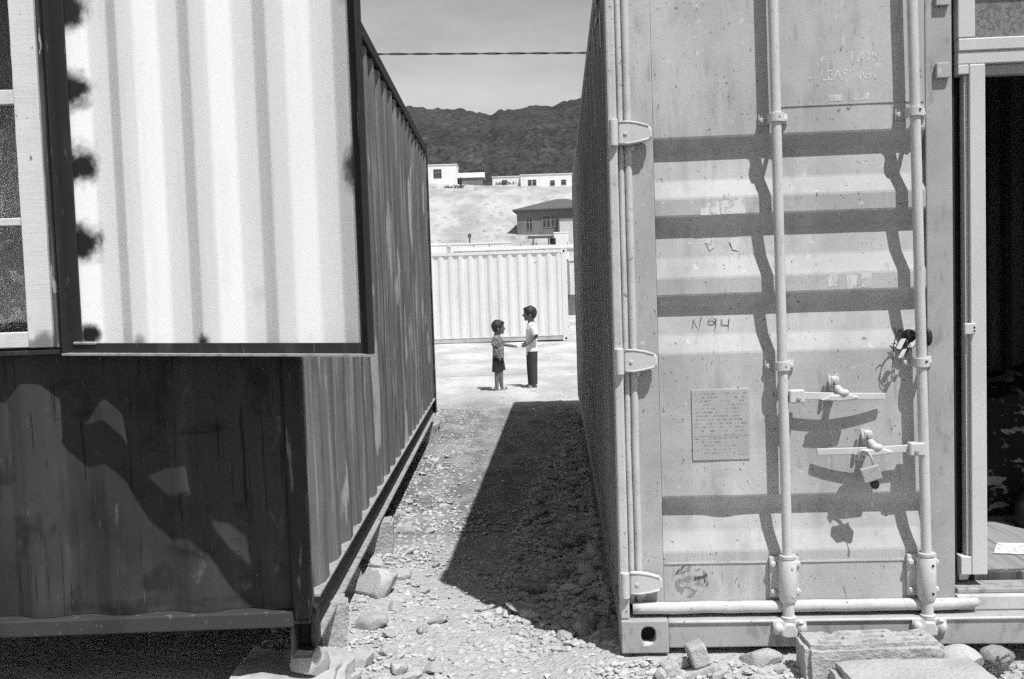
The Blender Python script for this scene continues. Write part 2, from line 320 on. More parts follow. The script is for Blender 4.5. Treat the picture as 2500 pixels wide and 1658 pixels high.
def ground_mat():
    ma = bpy.data.materials.new('dusty_ground'); ma.use_nodes = True
    n = ma.node_tree.nodes; l = ma.node_tree.links; b = n['Principled BSDF']; b.inputs['Roughness'].default_value = .95; b.inputs['Specular IOR Level'].default_value = .15
    tc = n.new('ShaderNodeTexCoord'); sp = n.new('ShaderNodeSeparateXYZ'); l.new(tc.outputs['Object'], sp.inputs[0])
    def noise(s, d=5, loc=0):
        mp = n.new('ShaderNodeMapping'); mp.inputs['Scale'].default_value = s if isinstance(s, tuple) else (s, s, s); mp.inputs['Location'].default_value = (loc, loc, 0)
        l.new(tc.outputs['Object'], mp.inputs[0]); t = n.new('ShaderNodeTexNoise'); t.inputs['Scale'].default_value = 1; t.inputs['Detail'].default_value = d; t.inputs['Roughness'].default_value = .6
        l.new(mp.outputs[0], t.inputs['Vector']); return t.outputs['Fac']
    def mr(src, lo, hi, a=0., c=1.):
        r = n.new('ShaderNodeMapRange'); r.interpolation_type = 'SMOOTHSTEP'; l.new(src, r.inputs[0])
        for i, v in enumerate((lo, hi, a, c)): r.inputs[i + 1].default_value = v
        return r.outputs[0]
    def op(o, a, c):
        x = n.new('ShaderNodeMath'); x.operation = o
        for i, q in enumerate((a, c)):
            if isinstance(q, (int, float)): x.inputs[i].default_value = q
            else: l.new(q, x.inputs[i])
        return x.outputs[0]
    def mix(a, c, f):
        x = n.new('ShaderNodeMix'); x.data_type = 'FLOAT'
        for i, q in ((0, f), (2, a), (3, c)):
            if isinstance(q, (int, float)): x.inputs[i].default_value = q
            else: l.new(q, x.inputs[i])
        return x.outputs[0]
    yw = op('ADD', sp.outputs['Y'], op('MULTIPLY', op('SUBTRACT', noise(1.6, 4), .5), 1.6))
    xw = op('ADD', sp.outputs['X'], op('MULTIPLY', op('SUBTRACT', noise(2.1, 4, 4), .5), .5))
    near = mix(.42, .50, noise(6, 5))                                   # pale gravel dust in front
    packed = mix(.17, .34, mr(noise((5, 2.2, 5), 6, 3), .35, .7))       # trodden earth of the passage
    packed = mix(packed, .50, mr(noise((40, 16, 40), 4, 8), .62, .72, 0, .7))
    plaza = mix(.40, .62, mr(noise((.9, .45, .9), 7, 2), .32, .66)); plaza = mix(plaza, .34, mr(noise((6, 2.5, 6), 6, 9), .58, .70, 0, .6))
    c = mix(near, packed, mr(yw, 4.2, 5.6))
    c = mix(c, plaza, mr(yw, 11.2, 12.6))
    c = mix(.075, c, mr(yw, 2.0, 2.75))                                  # unseen ground, darkened to cut light bounced onto the container fronts
    hill = mix(.32, .47, mr(noise((.30, .07, .3), 7, 5), .36, .64))
    hill = mix(hill, .16, mr(noise((.9, .22, .9), 6, 6), .56, .72, 0, .65))
    hill = mix(hill, .14, mr(noise((2.4, .7, 2.4), 4, 7), .58, .68, 0, .75))
    c = mix(c, hill, mr(yw, 44, 60))
    c = mix(c, .6, mr(noise(90, 3, 1), .6, .75, 0, .35)); c = mix(c, .16, mr(noise(60, 4, 2), .62, .74, 0, .4))
    cc = n.new('ShaderNodeCombineColor')
    for k in range(3): l.new(c, cc.inputs[k])
    l.new(cc.outputs[0], b.inputs['Base Color'])
    b1 = n.new('ShaderNodeBump'); b1.inputs['Strength'].default_value = .9; b1.inputs['Distance'].default_value = .03; l.new(noise(30, 6), b1.inputs['Height'])
    vo = n.new('ShaderNodeTexVoronoi'); vo.inputs['Scale'].default_value = 55; l.new(tc.outputs['Object'], vo.inputs['Vector'])
    b2 = n.new('ShaderNodeBump'); b2.inputs['Strength'].default_value = .5; b2.inputs['Distance'].default_value = .01; b2.invert = True
    l.new(vo.outputs['Distance'], b2.inputs['Height']); l.new(b1.outputs[0], b2.inputs['Normal'])
    l.new(b2.outputs[0], b.inputs['Normal']); return ma
ground = link('ground', me, ground_mat(), kind='structure')

# ------------------------------------------------------------------ mountain
PX = [-4000, -900, -420, -155, -110, -75, -45, -26, -10, 20, 50, 75, 85, 113, 180, 420, 900, 4000]
PZ = [120, 210, 270, 293, 286, 287, 280, 275, 281, 282, 288, 285, 290, 294, 315, 340, 250, 140]
mxs = list(np.arange(-4000, -420, 60)) + list(np.arange(-420, 420, 5)) + list(np.arange(420, 4001, 60)); mys = list(np.arange(420, 1500, 18)) + list(np.arange(1500, 2600, 80))
vs = []
for y in mys:
    for x in mxs:
        t = (y - 420) / 1080.0; h = float(np.interp(x * 1500 / max(y, 1200), PX, PZ))
        if t <= 1:
            g = t ** 1.15
            rid = 1 - abs(mn.noise((x * .012 + .004 * y, y * .0035, 2)))
            rid2 = 1 - abs(mn.noise((x * .035 - .006 * y, y * .011, 5)))
            z = h * g - (1 - g) * 10 + (rid - .75) * 62 * g * (1 - g) * 2.2 + (rid2 - .7) * 22 * g * (1.04 - g) * 1.6 + 5 * mn.noise((x * .08, y * .05, 9)) * g + 3.2 * abs(mn.noise((x * .11, 1, 4))) * sm(.93, 1, t)
        else: z = h * (1 - .5 * (t - 1)) - 20 * (t - 1)
        vs.append((x, y, z + EYE))
k = len(mxs)
fs = [(j * k + i, j * k + i + 1, (j + 1) * k + i + 1, (j + 1) * k + i) for j in range(len(mys) - 1) for i in range(k - 1)]
me = bpy.data.meshes.new('mountain'); me.from_pydata(vs, [], fs)
for p in me.polygons: p.use_smooth = True
link('mountain', me, mat('dark_scree', .058, .95, [((.012, .012, .012), 6, .4, .65, .034, .85), ((.05, .03, .05), 6, .52, .72, .10, .7), ((.16, .08, .16), 4, .48, .62, .022, .8), ((.3, .12, .3), 3, .56, .66, .10, .5)], [((.06, .06, .06), .8, 6.0), ((.25, .25, .25), .6, 2.0)], .1), kind='structure')

# ------------------------------------------------------------------ stones
def rock_mesh(name, seed, sub=2, rough=.22, flat=.65, cuts=0):
    bm = bmesh.new(); bmesh.ops.create_icosphere(bm, subdivisions=sub, radius=1)
    rr = random.Random(seed); planes = [(Vector((rr.gauss(0, 1), rr.gauss(0, 1), rr.gauss(0, 1))).normalized(), rr.uniform(.55, .82)) for _ in range(cuts)]
    el = rr.uniform(.7, 1.0)
    for v in bm.verts:
        d = v.co.normalized(); r = 1 + rough * mn.noise(d * 1.3 + Vector((seed * 3.7, 0, 0))) + rough * .45 * mn.noise(d * 3.1 + Vector((0, seed * 2.1, 0))) + rough * .16 * mn.noise(d * 7 + Vector((seed, 0, 4)))
        p = d * r
        for (nn, o) in planes:
            q = p.dot(nn)
            if q > o: p -= nn * (q - o)
        v.co = Vector((p.x, p.y * el, p.z * flat))
    me = bpy.data.meshes.new(name); bm.to_mesh(me); bm.free()
    for p in me.polygons: p.use_smooth = True
    try: me.set_sharp_from_angle(angle=R(32 if cuts else 60))
    except Exception: pass
    return me
variants = {}
for key, c in (('stone', 4), ('stone_pale', 4), ('stone_dark', 4)):
    variants[key] = []
    for i in range(c):
        for cut in (3, 8):
            me_ = rock_mesh('stone', i * 5 + cut + len(key), 3, .42, random.uniform(.42, .66), cut); me_.materials.append(M[key]); variants[key].append(me_)
placed = []
def stone(x, y, s, key, label, group, sink=.3, z=None):
    o = bpy.data.objects.new('stone', random.choice(variants[key])); col.objects.link(o)
    sx = s * random.uniform(.85, 1.2)
    o.scale = (sx, s * random.uniform(.8, 1.1), s * random.uniform(.75, 1.05)); o.rotation_euler = (random.uniform(-.35, .35), random.uniform(-.35, .35), random.uniform(0, 6.3))
    o.location = (x, y, (gz(x, y, False) if z is None else z) + s * (.62 - sink)); tag(o, label, 'stone', group); placed.append((x, y, s)); return o
def free(x, y, s, k=.8): return all((x - a) ** 2 + (y - b) ** 2 > (k * (s + c)) ** 2 for a, b, c in placed)
def r_side(y): return .3515 + math.tan(.0521) * (y - 3.2264)     # left face of the pale container
def l_side(y): return -.691 + math.tan(-.0109) * (y - 2.9983)    # right face of the dark container

# ------------------------------------------------------------------ dark container on the left (local: x=0 right face, y=0 front, z=0 underside)
HT = 2.591; LW = 2.438; LL = 6.10
LC = empty('shipping_container', (-.691, 2.9983, -1.1898 + EYE), .0109, label='dark worn shipping container with a window and an opened white shutter', cat='container')
wall_dent = lambda u, z: .010 * mn.noise((u * 2.1, z * 2.1, 4)) + .004 * mn.noise((u * 7, z * 7, 2)) + .012 * math.exp(-((u + .33) / .06) ** 2 - ((z - .42) / .05) ** 2)
PH = -.87
mb = MB(); fp = lambda u, d, z: (u, .012 + d, z)
corr(mb, -2.39, -.052, .258, .027, .163, 1.035, fp, PH, 14, dent=wall_dent, rnd=True)
corr(mb, -.745, -.052, .258, .027, 1.0352, 2.49, fp, PH, 10, dent=wall_dent, rnd=True)
corr(mb, -2.39, -1.87, .258, .027, 1.0352, 2.49, fp, PH, 10, dent=wall_dent, rnd=True)
corr(mb, -1.869, -.746, .258, .027, 2.34, 2.49, fp, PH, 3, dent=wall_dent, rnd=True)
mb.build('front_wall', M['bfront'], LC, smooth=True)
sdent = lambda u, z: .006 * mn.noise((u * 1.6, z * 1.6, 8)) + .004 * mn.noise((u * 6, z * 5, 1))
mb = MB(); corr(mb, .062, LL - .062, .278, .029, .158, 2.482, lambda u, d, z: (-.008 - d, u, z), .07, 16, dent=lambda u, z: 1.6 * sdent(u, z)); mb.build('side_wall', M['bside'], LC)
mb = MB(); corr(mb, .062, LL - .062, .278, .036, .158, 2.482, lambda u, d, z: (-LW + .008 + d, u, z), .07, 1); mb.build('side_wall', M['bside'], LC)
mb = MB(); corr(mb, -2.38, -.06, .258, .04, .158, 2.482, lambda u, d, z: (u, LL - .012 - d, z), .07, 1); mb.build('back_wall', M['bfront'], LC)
for (x0, x1) in ((-.054, 0), (-LW, -LW + .054)):
    for (y0, y1) in ((0, .058), (LL - .058, LL)):
        mb = MB()
        mb.box(x0, x1, y0, y1, .128, 2.475); o = mb.build('corner_post', M['bpost'], LC, .006)
for (x0, x1, sx) in ((-.066, 0, 1), (-LW, -LW + .066, -1)):
    for y0 in (0, LL - .17):
        for (z0, z1) in ((0, .128), (2.473, HT)):
            mb = MB(); mb.box(x0, x1, y0, y0 + .17, z1 - .014, z1); mb.box(x0, x1, y0, y0 + .17, z0, z0 + .014)
            mb.box(x0, x0 + .012, y0 + .001, y0 + .169, z0 + .014, z1 - .014); mb.box(x1 - .012, x1, y0 + .06, y0 + .169, z0 + .014, z1 - .014)
            mb.box(x0 + .012, x1 - .012, y0 + .09, y0 + .1, z0 + .014, z1 - .014); mb.build('corner_casting', M['bpost'], LC, .003)
MB().box(-2.385, -.052, -.012, .05, .108, .161).build('front_bottom_rail', mat('chipped_rail_paint', .045, .6, [((5, 5, 5), 5, .45, .7, .028, .8), ((28, 28, 28), 5, .62, .70, .15, .7)], [((60, 60, 60), .3, .004)], .3), LC, .005)
MB().box(-2.385, -.052, .0, .06, 2.491, 2.56).build('front_top_rail', M['bdark'], LC, .005)
for s in (1, -1):
    X = (lambda x: x) if s == 1 else (lambda x: -LW - x)
    def bx(mb, a, b, *r): mb.box(min(X(a), X(b)), max(X(a), X(b)), *r)
    mb = MB(); bx(mb, -.032, -.026, .172, LL - .172, .012, .148); mb.build('side_bottom_rail', M['bdark'], LC)
    mb = MB(); bx(mb, -.05, .002, .171, LL - .171, .148, .156); mb.build('rail_top_flange', M['lip'], LC)
    mb = MB()
    bx(mb, -.05, .000, .171, LL - .171, .002, .0118); mb.build('rail_bottom_flange', M['lip'], LC)  # both flanges paler than the web, sunlight on the ledges put into colour
    mb = MB(); bx(mb, -.06, .004, .058, LL - .058, 2.484, 2.556); mb.build('side_top_rail', M['bdark'], LC, .004)
MB().box(-2.38, -.06, .05, LL - .06, .112, .150).build('floor', M['woodold'], LC)
mb = MB(); corr(mb, .06, LL - .06, .21, .02, -2.38, -.06, lambda u, d, z: (z, u, 2.575 - d), .0, 1); mb.build('roof', M['bdark'], LC)
for i in range(9):
    MB().box(-2.38, -.06, .3 + i * .66, .345 + i * .66, .02, .111).build('cross_member', M['bdark'], LC)
# window
WY = -.02
win = MB(); win.box(-1.868, -.750, .03, .06, 1.042, 1.06).box(-1.868, -.75, .03, .06, 2.31, 2.335).box(-1.868, -1.845, .03, .06, 1.06, 2.31).box(-.762, -.75, .03, .06, 1.06, 2.31)
win = win.build('window', M['woodold'], LC)
def warp(x, y, z): return (x + .0012 * mn.noise((x * 40, 1, z * 30)), y + .0015 * mn.noise((x * 30, 2, z * 26)), z)
def plank(x0, x1, y0, y1, z0, z1, name, ma, parent):
    mb = MB(); n = max(2, int((z1 - z0) / .05)) if (z1 - z0) > (x1 - x0) else max(2, int((x1 - x0) / .05))
    if (z1 - z0) > (x1 - x0):
        mb.v = []; 
        pts = [z0 + (z1 - z0) * i / n for i in range(n + 1)]
        vs = [p for z in pts for p in ((x0, y0, z), (x1, y0, z), (x1, y1, z), (x0, y1, z))]
    else:
        pts = [x0 + (x1 - x0) * i / n for i in range(n + 1)]
        vs = [p for x in pts for p in ((x, y0, z0), (x, y0, z1), (x, y1, z1), (x, y1, z0))]
    fs = [(i * 4 + j, i * 4 + (j + 1) % 4, i * 4 + 4 + (j + 1) % 4, i * 4 + 4 + j) for i in range(n) for j in range(4)] + [(3, 2, 1, 0), tuple(n * 4 + j for j in range(4))]
    mb.add(vs, fs); return mb.build(name, ma, parent, .003, xf=warp)
plank(-.846, -.768, WY - .006, .03, 1.048, 2.33, 'stile', mat('peeling_white_stile', .66, .7, [((20, 20, 2), 4, .5, .75, .56, .5), ((70, 40, 26), 6, .665, .70, .14, .9)], [((12, 12, 150), .22, .003)], .3, spots=[((-.79, -.026, 1.06), .05, .13, .85), ((-.84, -.026, 1.05), .03, .16, .8)]), win)
plank(-1.85, -1.77, WY - .006, .03, 1.048, 2.33, 'stile', M['woodwhite'], win)
plank(-.767, -.738, WY + .003, .028, 1.046, 2.33, 'frame_edge', M['woodold'], win)
plank(-1.769, -.847, WY, .026, 1.05, 1.100, 'bottom_rail', M['woodwhite'], win)
plank(-1.769, -.847, WY + .004, .02, 1.437, 1.462, 'glazing_bar', M['woodwhite'], win)
plank(-1.769, -.847, WY, .026, 1.816, 1.862, 'transom_bar', M['woodwhite'], win)
plank(-1.769, -.847, WY, .026, 2.27, 2.325, 'top_rail', M['woodwhite'], win)
gl = bpy.data.materials.new('window_glass'); gl.use_nodes = True; b = gl.node_tree.nodes['Principled BSDF']
b.inputs['Base Color'].default_value = (1, 1, 1, 1); b.inputs['Roughness'].default_value = .02; b.inputs['Transmission Weight'].default_value = 1.0; b.inputs['IOR'].default_value = 1.45
for (z0, z1) in ((1.098, 1.439), (1.46, 1.818), (1.86, 2.272)): MB().box(-1.772, -.844, .006, .010, z0, z1).build('pane', gl, win)
curt = mat('lace_curtain', .09, .95, [((5, 5, 3.5), 5, .47, .52, .26, .8), ((26, 26, 20), 4, .55, .60, .40, .8), ((90, 90, 90), 2, .5, .6, .05, .5)], spec=.05)
mb = MB(); corr(mb, -1.80, -.80, .14, .018, 1.06, 1.86, lambda u, d, z: (u, .055 + d + .004 * math.sin(z * 9 + u * 14), z), 0, 8, .002); mb.build('curtain', curt, win)
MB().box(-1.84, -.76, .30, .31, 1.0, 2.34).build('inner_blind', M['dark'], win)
# steel jamb beside the window
MB().box(-.736, -.702, -.045, .011, 1.028, 2.34).build('steel_jamb', M['shut_frame'], LC, .003)
MB().box(-.700, -.690, -.058, .011, 1.028, 2.34).build('steel_jamb', M['shut_frame'], LC, .002)
MB().box(-1.87, -.737, -.03, .011, 1.026, 1.041).build('sill_bar', M['shut_frame'], LC, .002)
# opened shutter: (u along the panel, d towards the viewer, z up)
S0 = Vector((-.700, -.062, 0)); S1 = Vector((.302, -.40, 0)); ud = (S1 - S0).normalized(); nd = Vector((ud.y, -ud.x, 0)); SW = (S1 - S0).length
SH = lambda u, d, z: tuple(S0 + ud * u + nd * d + Vector((0, 0, z - .012 * u)))
def swell(u, z, r, v=.006, a=1.0): return (SH(u, -.02, z), r, v, a)
shm = mat('white_panel_paint', .83, .55, [((3, 3, .6), 4, .4, .75, .74, .7), ((2, 2, 2), 5, .55, .8, .68, .6), ((30, 30, 1.2), 4, .56, .72, .72, .5), ((60, 60, 60), 4, .68, .76, .50, .5)], [((150, 150, 150), .06, .002)], .35,
          spots=[swell(.05, 2.09, .078), swell(.055, 1.845, .068), swell(.06, 1.615, .074), swell(.065, 1.375, .072), swell(.06, 1.085, .042), swell(.26, 1.062, .035, .05, .8), swell(.49, 1.062, .036), swell(1.035, 1.545, .075, .02, .95), swell(1.0, 2.02, .03, .3, .6), swell(.67, 1.2, .04, .62, .5)])
mb = MB(); corr(mb, .012, SW - .012, .257, .034, 1.036, 2.30, lambda u, d, z: SH(u, -.004 - d, z), .012, 6, .002, rnd=True); shut = mb.build('shutter', shm, LC, smooth=True)
fr = M['shut_frame']
MB().box(0, .052, -.002, .004, 1.031, 2.305).box(0, .005, .004, .03, 1.031, 2.305).build('frame_bar', fr, shut, .0012, xf=SH)
MB().box(SW - .040, SW, -.002, .004, 1.031, 2.305).box(SW - .006, SW, .004, .03, 1.031, 2.305).build('frame_bar', fr, shut, .0012, xf=SH)
MB().box(.0525, SW - .0405, -.002, .004, 1.031, 1.062).build('frame_bar', fr, shut, .0012, xf=SH)
MB().box(.0525, SW - .0405, -.002, .004, 2.272, 2.305).build('frame_bar', fr, shut, .0012, xf=SH)
MB().box(.0, SW, .002, .034, 1.0255, 1.0318).build('frame_lip', M['lip'], shut, xf=SH)  # sun on the lip is put into its paler colour, with some wear
MB().box(.84, SW - .042, -.042, -.0025, 1.0300, 1.0355).build('gap_light_stop', fr, shut, xf=SH)  # added plate, stops sun leaking through this gap onto the wall
MB().box(SW - .018, SW - .009, .0042, .009, 1.63, 1.70).build('latch_plate', M['lip'], shut, xf=SH)
for z in (1.15, 1.9):
    MB().tube([(-.006, .0, z), (-.006, .0, z + .09)], .009, 10).build('hinge', fr, shut, xf=SH)
mb = MB()
for q in range(7):
    u, z = .057 + .02 * (q % 2), 1.046 + .004 * q; mb.ell((.03 + .012 * q, .006, 1.062), (.010, .005, .005), 8, 6)
mb.build('weld_bead', M['lip'], shut, xf=SH)

# ------------------------------------------------------------------ pale container on the right (local: x=0 left face, y=0 front of the corner castings)
LR = 7.75; RW = 2.438
RC = empty('shipping_container', (.3515, 3.2264, -1.3028 + EYE), -.0521, label='pale grey shipping container with one closed door and a shop entrance', cat='container')
cg, cg2, cr = M['cgrey'], M['cgrey2'], M['crail']
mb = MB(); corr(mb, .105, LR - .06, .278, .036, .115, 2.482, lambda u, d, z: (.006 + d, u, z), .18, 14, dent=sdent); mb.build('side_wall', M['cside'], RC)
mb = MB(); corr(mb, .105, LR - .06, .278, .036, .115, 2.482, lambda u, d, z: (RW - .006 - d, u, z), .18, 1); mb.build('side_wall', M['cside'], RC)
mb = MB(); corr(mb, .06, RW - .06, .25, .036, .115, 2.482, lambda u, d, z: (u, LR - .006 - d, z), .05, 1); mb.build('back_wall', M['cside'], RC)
for x0 in (0, RW - .032):
    MB().box(x0, x0 + .032, .012, .104, .119, 2.473).build('corner_post', M['cseal'], RC, .007)
    MB().box(x0, x0 + .05, LR - .06, LR, .119, 2.473).build('corner_post', M['cside'], RC, .006)
for x0 in (0, RW - .05): MB().box(x0 + .002, x0 + .048, .18, LR - .061, .02, .114).build('side_bottom_rail', M['cside'], RC, .004)
for x0 in (0, RW - .05): MB().box(x0 + .001, x0 + .049, .105, LR - .061, 2.483, 2.556).build('side_top_rail', M['cside'], RC, .004)
MB().box(.033, RW - .033, .02, .10, 2.44, 2.57).build('door_header', cg, RC, .006)
mb = MB(); corr(mb, .06, LR - .06, .21, .02, .05, RW - .05, lambda u, d, z: (z, u, 2.576 - d), .0, 1); mb.build('roof', M['cside'], RC)
castm = M['cgrey2']
for (x0, x1) in ((0, .166), (RW - .166, RW)):
    for (z0, z1) in ((0, .118), (2.4735, HT)):
        mb = MB(); hole_plate(mb, x0, x1, z0, z1, 0, x0 + .095, z0 + .064, .026, .031, .05); mb.box(x0, x1, .071, .178, z0, z1)
        c_ = mb.build('corner_casting', castm, RC, .005)
        MB().box(x0 + .06, x0 + .13, .048, .0495, z0 + .025, z0 + .1).build('hole_shade_plate', M['dark'], c_)  # dark plate painting the shade inside the casting hole
    mb = MB(); mb.box(x0, x0 + .166, LR - .178, LR, 0, .118); mb.build('corner_casting', M['cside'], RC, .01)
MB().ell((.085, .012, .028), (.03, .014, .012), 10, 6).ell((.108, .012, .024), (.018, .012, .014), 10, 6).build('mortar_blob', M['stone_pale'], RC, smooth='all')
MB().box(.1665, RW - .1665, .012, .16, .014, .117).build('door_sill', cg2, RC, .005)
MB().tube([(.168 + i * .05, .010, .108 + .0016 * mn.noise((i, 3, 1))) for i in range(42)], .006, 8).build('sill_bead', M['cseal'], RC, smooth='all')
# floor and room inside
for i in range(11):
    MB().box(.056 + i * .2115, .056 + i * .2115 + .209, .225, LR - .07, .172, .215).build('floor_board', M['floor'], RC, .002)
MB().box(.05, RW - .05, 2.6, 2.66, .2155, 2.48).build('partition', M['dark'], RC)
# ---- left door leaf
DY = .065; RD = .037
prof = [(2.437, DY)]
for (t, a, b) in ((1.803, 1.657, 1.594), (1.533, 1.388, 1.317), (1.257, 1.116, 1.051), (.542, .414, .343)):
    for (z, y) in ((t, DY), (t - .052, DY + RD), (a, DY + RD * .66), (b, DY)):
        prof.append((z, y))
prof.append((.155, DY))
def soft(pr, e=.004):
    out = [pr[0]]
    for i in range(1, len(pr) - 1):
        for q, s_ in ((pr[i - 1], 1), (pr[i + 1], 1)):
            dz, dy = q[0] - pr[i][0], q[1] - pr[i][1]; L_ = math.hypot(dz, dy); out.append((pr[i][0] + dz / L_ * e, pr[i][1] + dy / L_ * e))
    return out + [pr[-1]]
prof = soft(prof); mb = MB(); XA, XB, X0, X1 = .160, 1.088, .036, 1.178
nu = 26; us = [XA + (XB - XA) * i / nu for i in range(nu + 1)]
def dd(x, z): return .0020 * mn.noise((x * 3, z * 3, 3)) + .0006 * mn.noise((x * 11, z * 11, 6)) - .006 * math.exp(-((x - .40) / .05) ** 2 - ((z - .54) / .03) ** 2)
rowsz = []
for i in range(len(prof) - 1):
    (za, ya), (zb, yb) = prof[i], prof[i + 1]; k = max(1, int(abs(za - zb) / .06))
    for j in range(k): t = j / k; rowsz.append((za + (zb - za) * t, ya + (yb - ya) * t))
rowsz.append(prof[-1]); nr = len(rowsz); nc = len(us)
vs = [(x, y + dd(x, z), z) for (z, y) in rowsz for x in us]
fs = [(r * nc + i, r * nc + i + 1, (r + 1) * nc + i + 1, (r + 1) * nc + i) for r in range(nr - 1) for i in range(nc - 1)]
mb.add(vs, fs)
for (xe, sgn) in ((XA, 0), (XB, nc - 1)):   # recess ends
    vs = []
    for (z, y) in rowsz: vs += [(xe, DY - .001, z), (xe, y + dd(xe, z), z)]
    mb.add(vs, [(2 * r, 2 * r + 1, 2 * r + 3, 2 * r + 2) for r in range(nr - 1)])
mb.box(X0, X1, .104, .112, .155, 2.437)
door = mb.build('door', cg, RC)
MB().box(X0, XA, DY - .001, .1035, .155, 2.437).build('door_stile', cg, door, .004)
MB().box(XB, X1, DY - .002, .1035, .155, 2.437).build('door_stile', cg2, door, .004)
for (nm, pts, r_) in (('seal', [(.046, .061, .16 + i * .07) for i in range(33)], .010), ('seal', [(.072, .061, .165 + i * .07) for i in range(33)], .013)):
    MB().tube([(x + .0015 * mn.noise((z * 5, 1, x * 50)), y, z) for (x, y, z) in pts], r_, 10).build(nm, M['cseal'], door, smooth='all')
mb = MB(); mb.tube([(.045 + i * .03, .040 + .003 * mn.noise((i * .35, 1, 1)), .150 + .0035 * mn.noise((i * .3, 7, 2)) + (.0 if i < 37 else .002 * (i - 37))) for i in range(41)], [.021 - (.0 if i < 38 else .002 * (i - 37)) for i in range(41)], 12)
mb.build('bottom_seal', M['cseal'], door, smooth='all')
MB().box(.165, 1.085, DY - .0035, DY - .001, .300, .306).build('weld_line', M['cseal'], door)
# hinges
for z in (.245, 1.035, 1.822):
    poly = [(.036, z - .040), (.036, z + .040), (.06, z + .041), (.10, z + .036), (.14, z + .024), (.152, z + .012), (.152, z - .018), (.14, z - .028), (.10, z - .036), (.06, z - .042)]
    h = MB().prism(poly, .018, .044).build('hinge', cr, door, .006)
    MB().tube([(p[0], .020, p[1]) for p in ((.038, z + .036), (.07, z + .037), (.105, z + .031), (.14, z + .020))], .005, 8).build('hinge_rib', M['cseal'], h, smooth='all')
    MB().tube([(p[0], .020, p[1]) for p in ((.038, z - .036), (.07, z - .037), (.105, z - .032), (.14, z - .023))], .005, 8).build('hinge_rib', M['cseal'], h, smooth='all')
    mb = MB(); bolt(mb, .06, .018, z - .003, .007, .004); mb.build('rivet', cr, h); mb = MB(); bolt(mb, .085, .050, z - .050, .008, .006); mb.build('rivet', cr, h)
    mb = MB(); mb.box(.001, .034, .0005, .0115, z - .047, z + .046); mb.tube([(.018, .004, z - .046), (.018, .004, z + .045)], .0145, 12); mb.build('hinge_lug', cr, RC, .003)
# lock rods
def rod(xt, xb, holes):
    X = lambda z: xb + (xt - xb) * (z - .2) / 1.9
    rd = MB().tube([(X(z), .018, z) for z in (.125, .5, 1.0, 1.5, 2.0, 2.5)], .0172, 20).build('lock_rod', cr, door, smooth=True)
    for z in (1.852, 1.002):
        x = X(z); mb = MB(); mb.box(x - .052, x - .022, .055, .064, z - .017, z + .017); mb.box(x + .022, x + .048, .055, .064, z - .017, z + .017)
        arc = [(x + .026 * math.cos(a), .018 - .024 * math.sin(a)) for a in [math.pi * i / 12 for i in range(13)]]
        arc = [(x + .026, .060)] + arc + [(x - .026, .060)]
        inn = [(x + .0175 * math.cos(a), .018 - .0175 * math.sin(a)) for a in [math.pi * i / 12 for i in range(13)]]
        inn = [(x + .0175, .060)] + inn + [(x - .0175, .060)]
        mb.prism(arc + inn[::-1], z - .016, z + .016, 'z')
        g = mb.build('rod_guide', cr, door, .002)
        for dx in (-.040, .037): bolt(MB(), x + dx, .055, z - .002, .0105, .011).build('bolt', cr, g, .002)
        MB().tube([(x + .008, -.006, z + .004), (x + .008, -.0075, z + .004)], .0042, 10).build('bolt_hole', M['black'] if holes else cr, g)
    x = X(.25); mb = MB()
    mb.box(x - .056, x + .044, .045, .063, .180, .325); mb.tube([(x, .020, .165), (x, .020, .18), (x, .020, .32), (x, .020, .328)], [.022, .030, .030, .026], 20)
    mb.box(x - .030, x + .030, .020, .045, .182, .318)
    g = mb.build('lower_bearing', cr, door, .003, smooth=True)
    MB().tube([(x, .019, .326), (x, .019, .340)], .029, 20).build('bearing_collar', M['cseal'], g, .003)
    for z in (.300, .202):
        for dx in (-.046, .039): bolt(MB(), x + dx, .045, z, .011, .012).build('bolt', cr, g, .002)
        MB().tube([(x + .010, -.0085, z), (x + .010, -.0115, z)], .0045, 10).build('bolt_hole', M['black'] if holes else cr, g)
    mb = MB(); mb.tube([(x, .017, .168), (x, .017, .125), (x, .017, .122), (x, .017, .108)], [.020, .020, .026, .024], 18); mb.build('rod_foot', cr, door, smooth=True)
    # cam on the rod end and keeper on the sill
    z = .083; mb = MB()
    mb.prism([(x - .032, z - .022), (x - .014, z - .028), (x + .02, z - .026), (x + .024, z - .004), (x + .012, z + .022), (x - .016, z + .024), (x - .034, z + .004)], -.020, .0115); mb.build('locking_cam', cr, door, .006)
    mb = MB(); mb.ell((x - .042, -.006, z + .004), (.017, .016, .02), 10, 8); mb.ell((x + .040, -.006, z + .002), (.018, .016, .024), 10, 8); mb.box(x - .058, x + .058, .0, .0117, z - .022, z + .026); mb.ell((x + .036, -.010, z + .026), (.012, .012, .008), 8, 6); mb.build('cam_keeper', cr, RC, smooth=True)
    return X
rod(.570, .587, False); rod(1.032, 1.064, True)
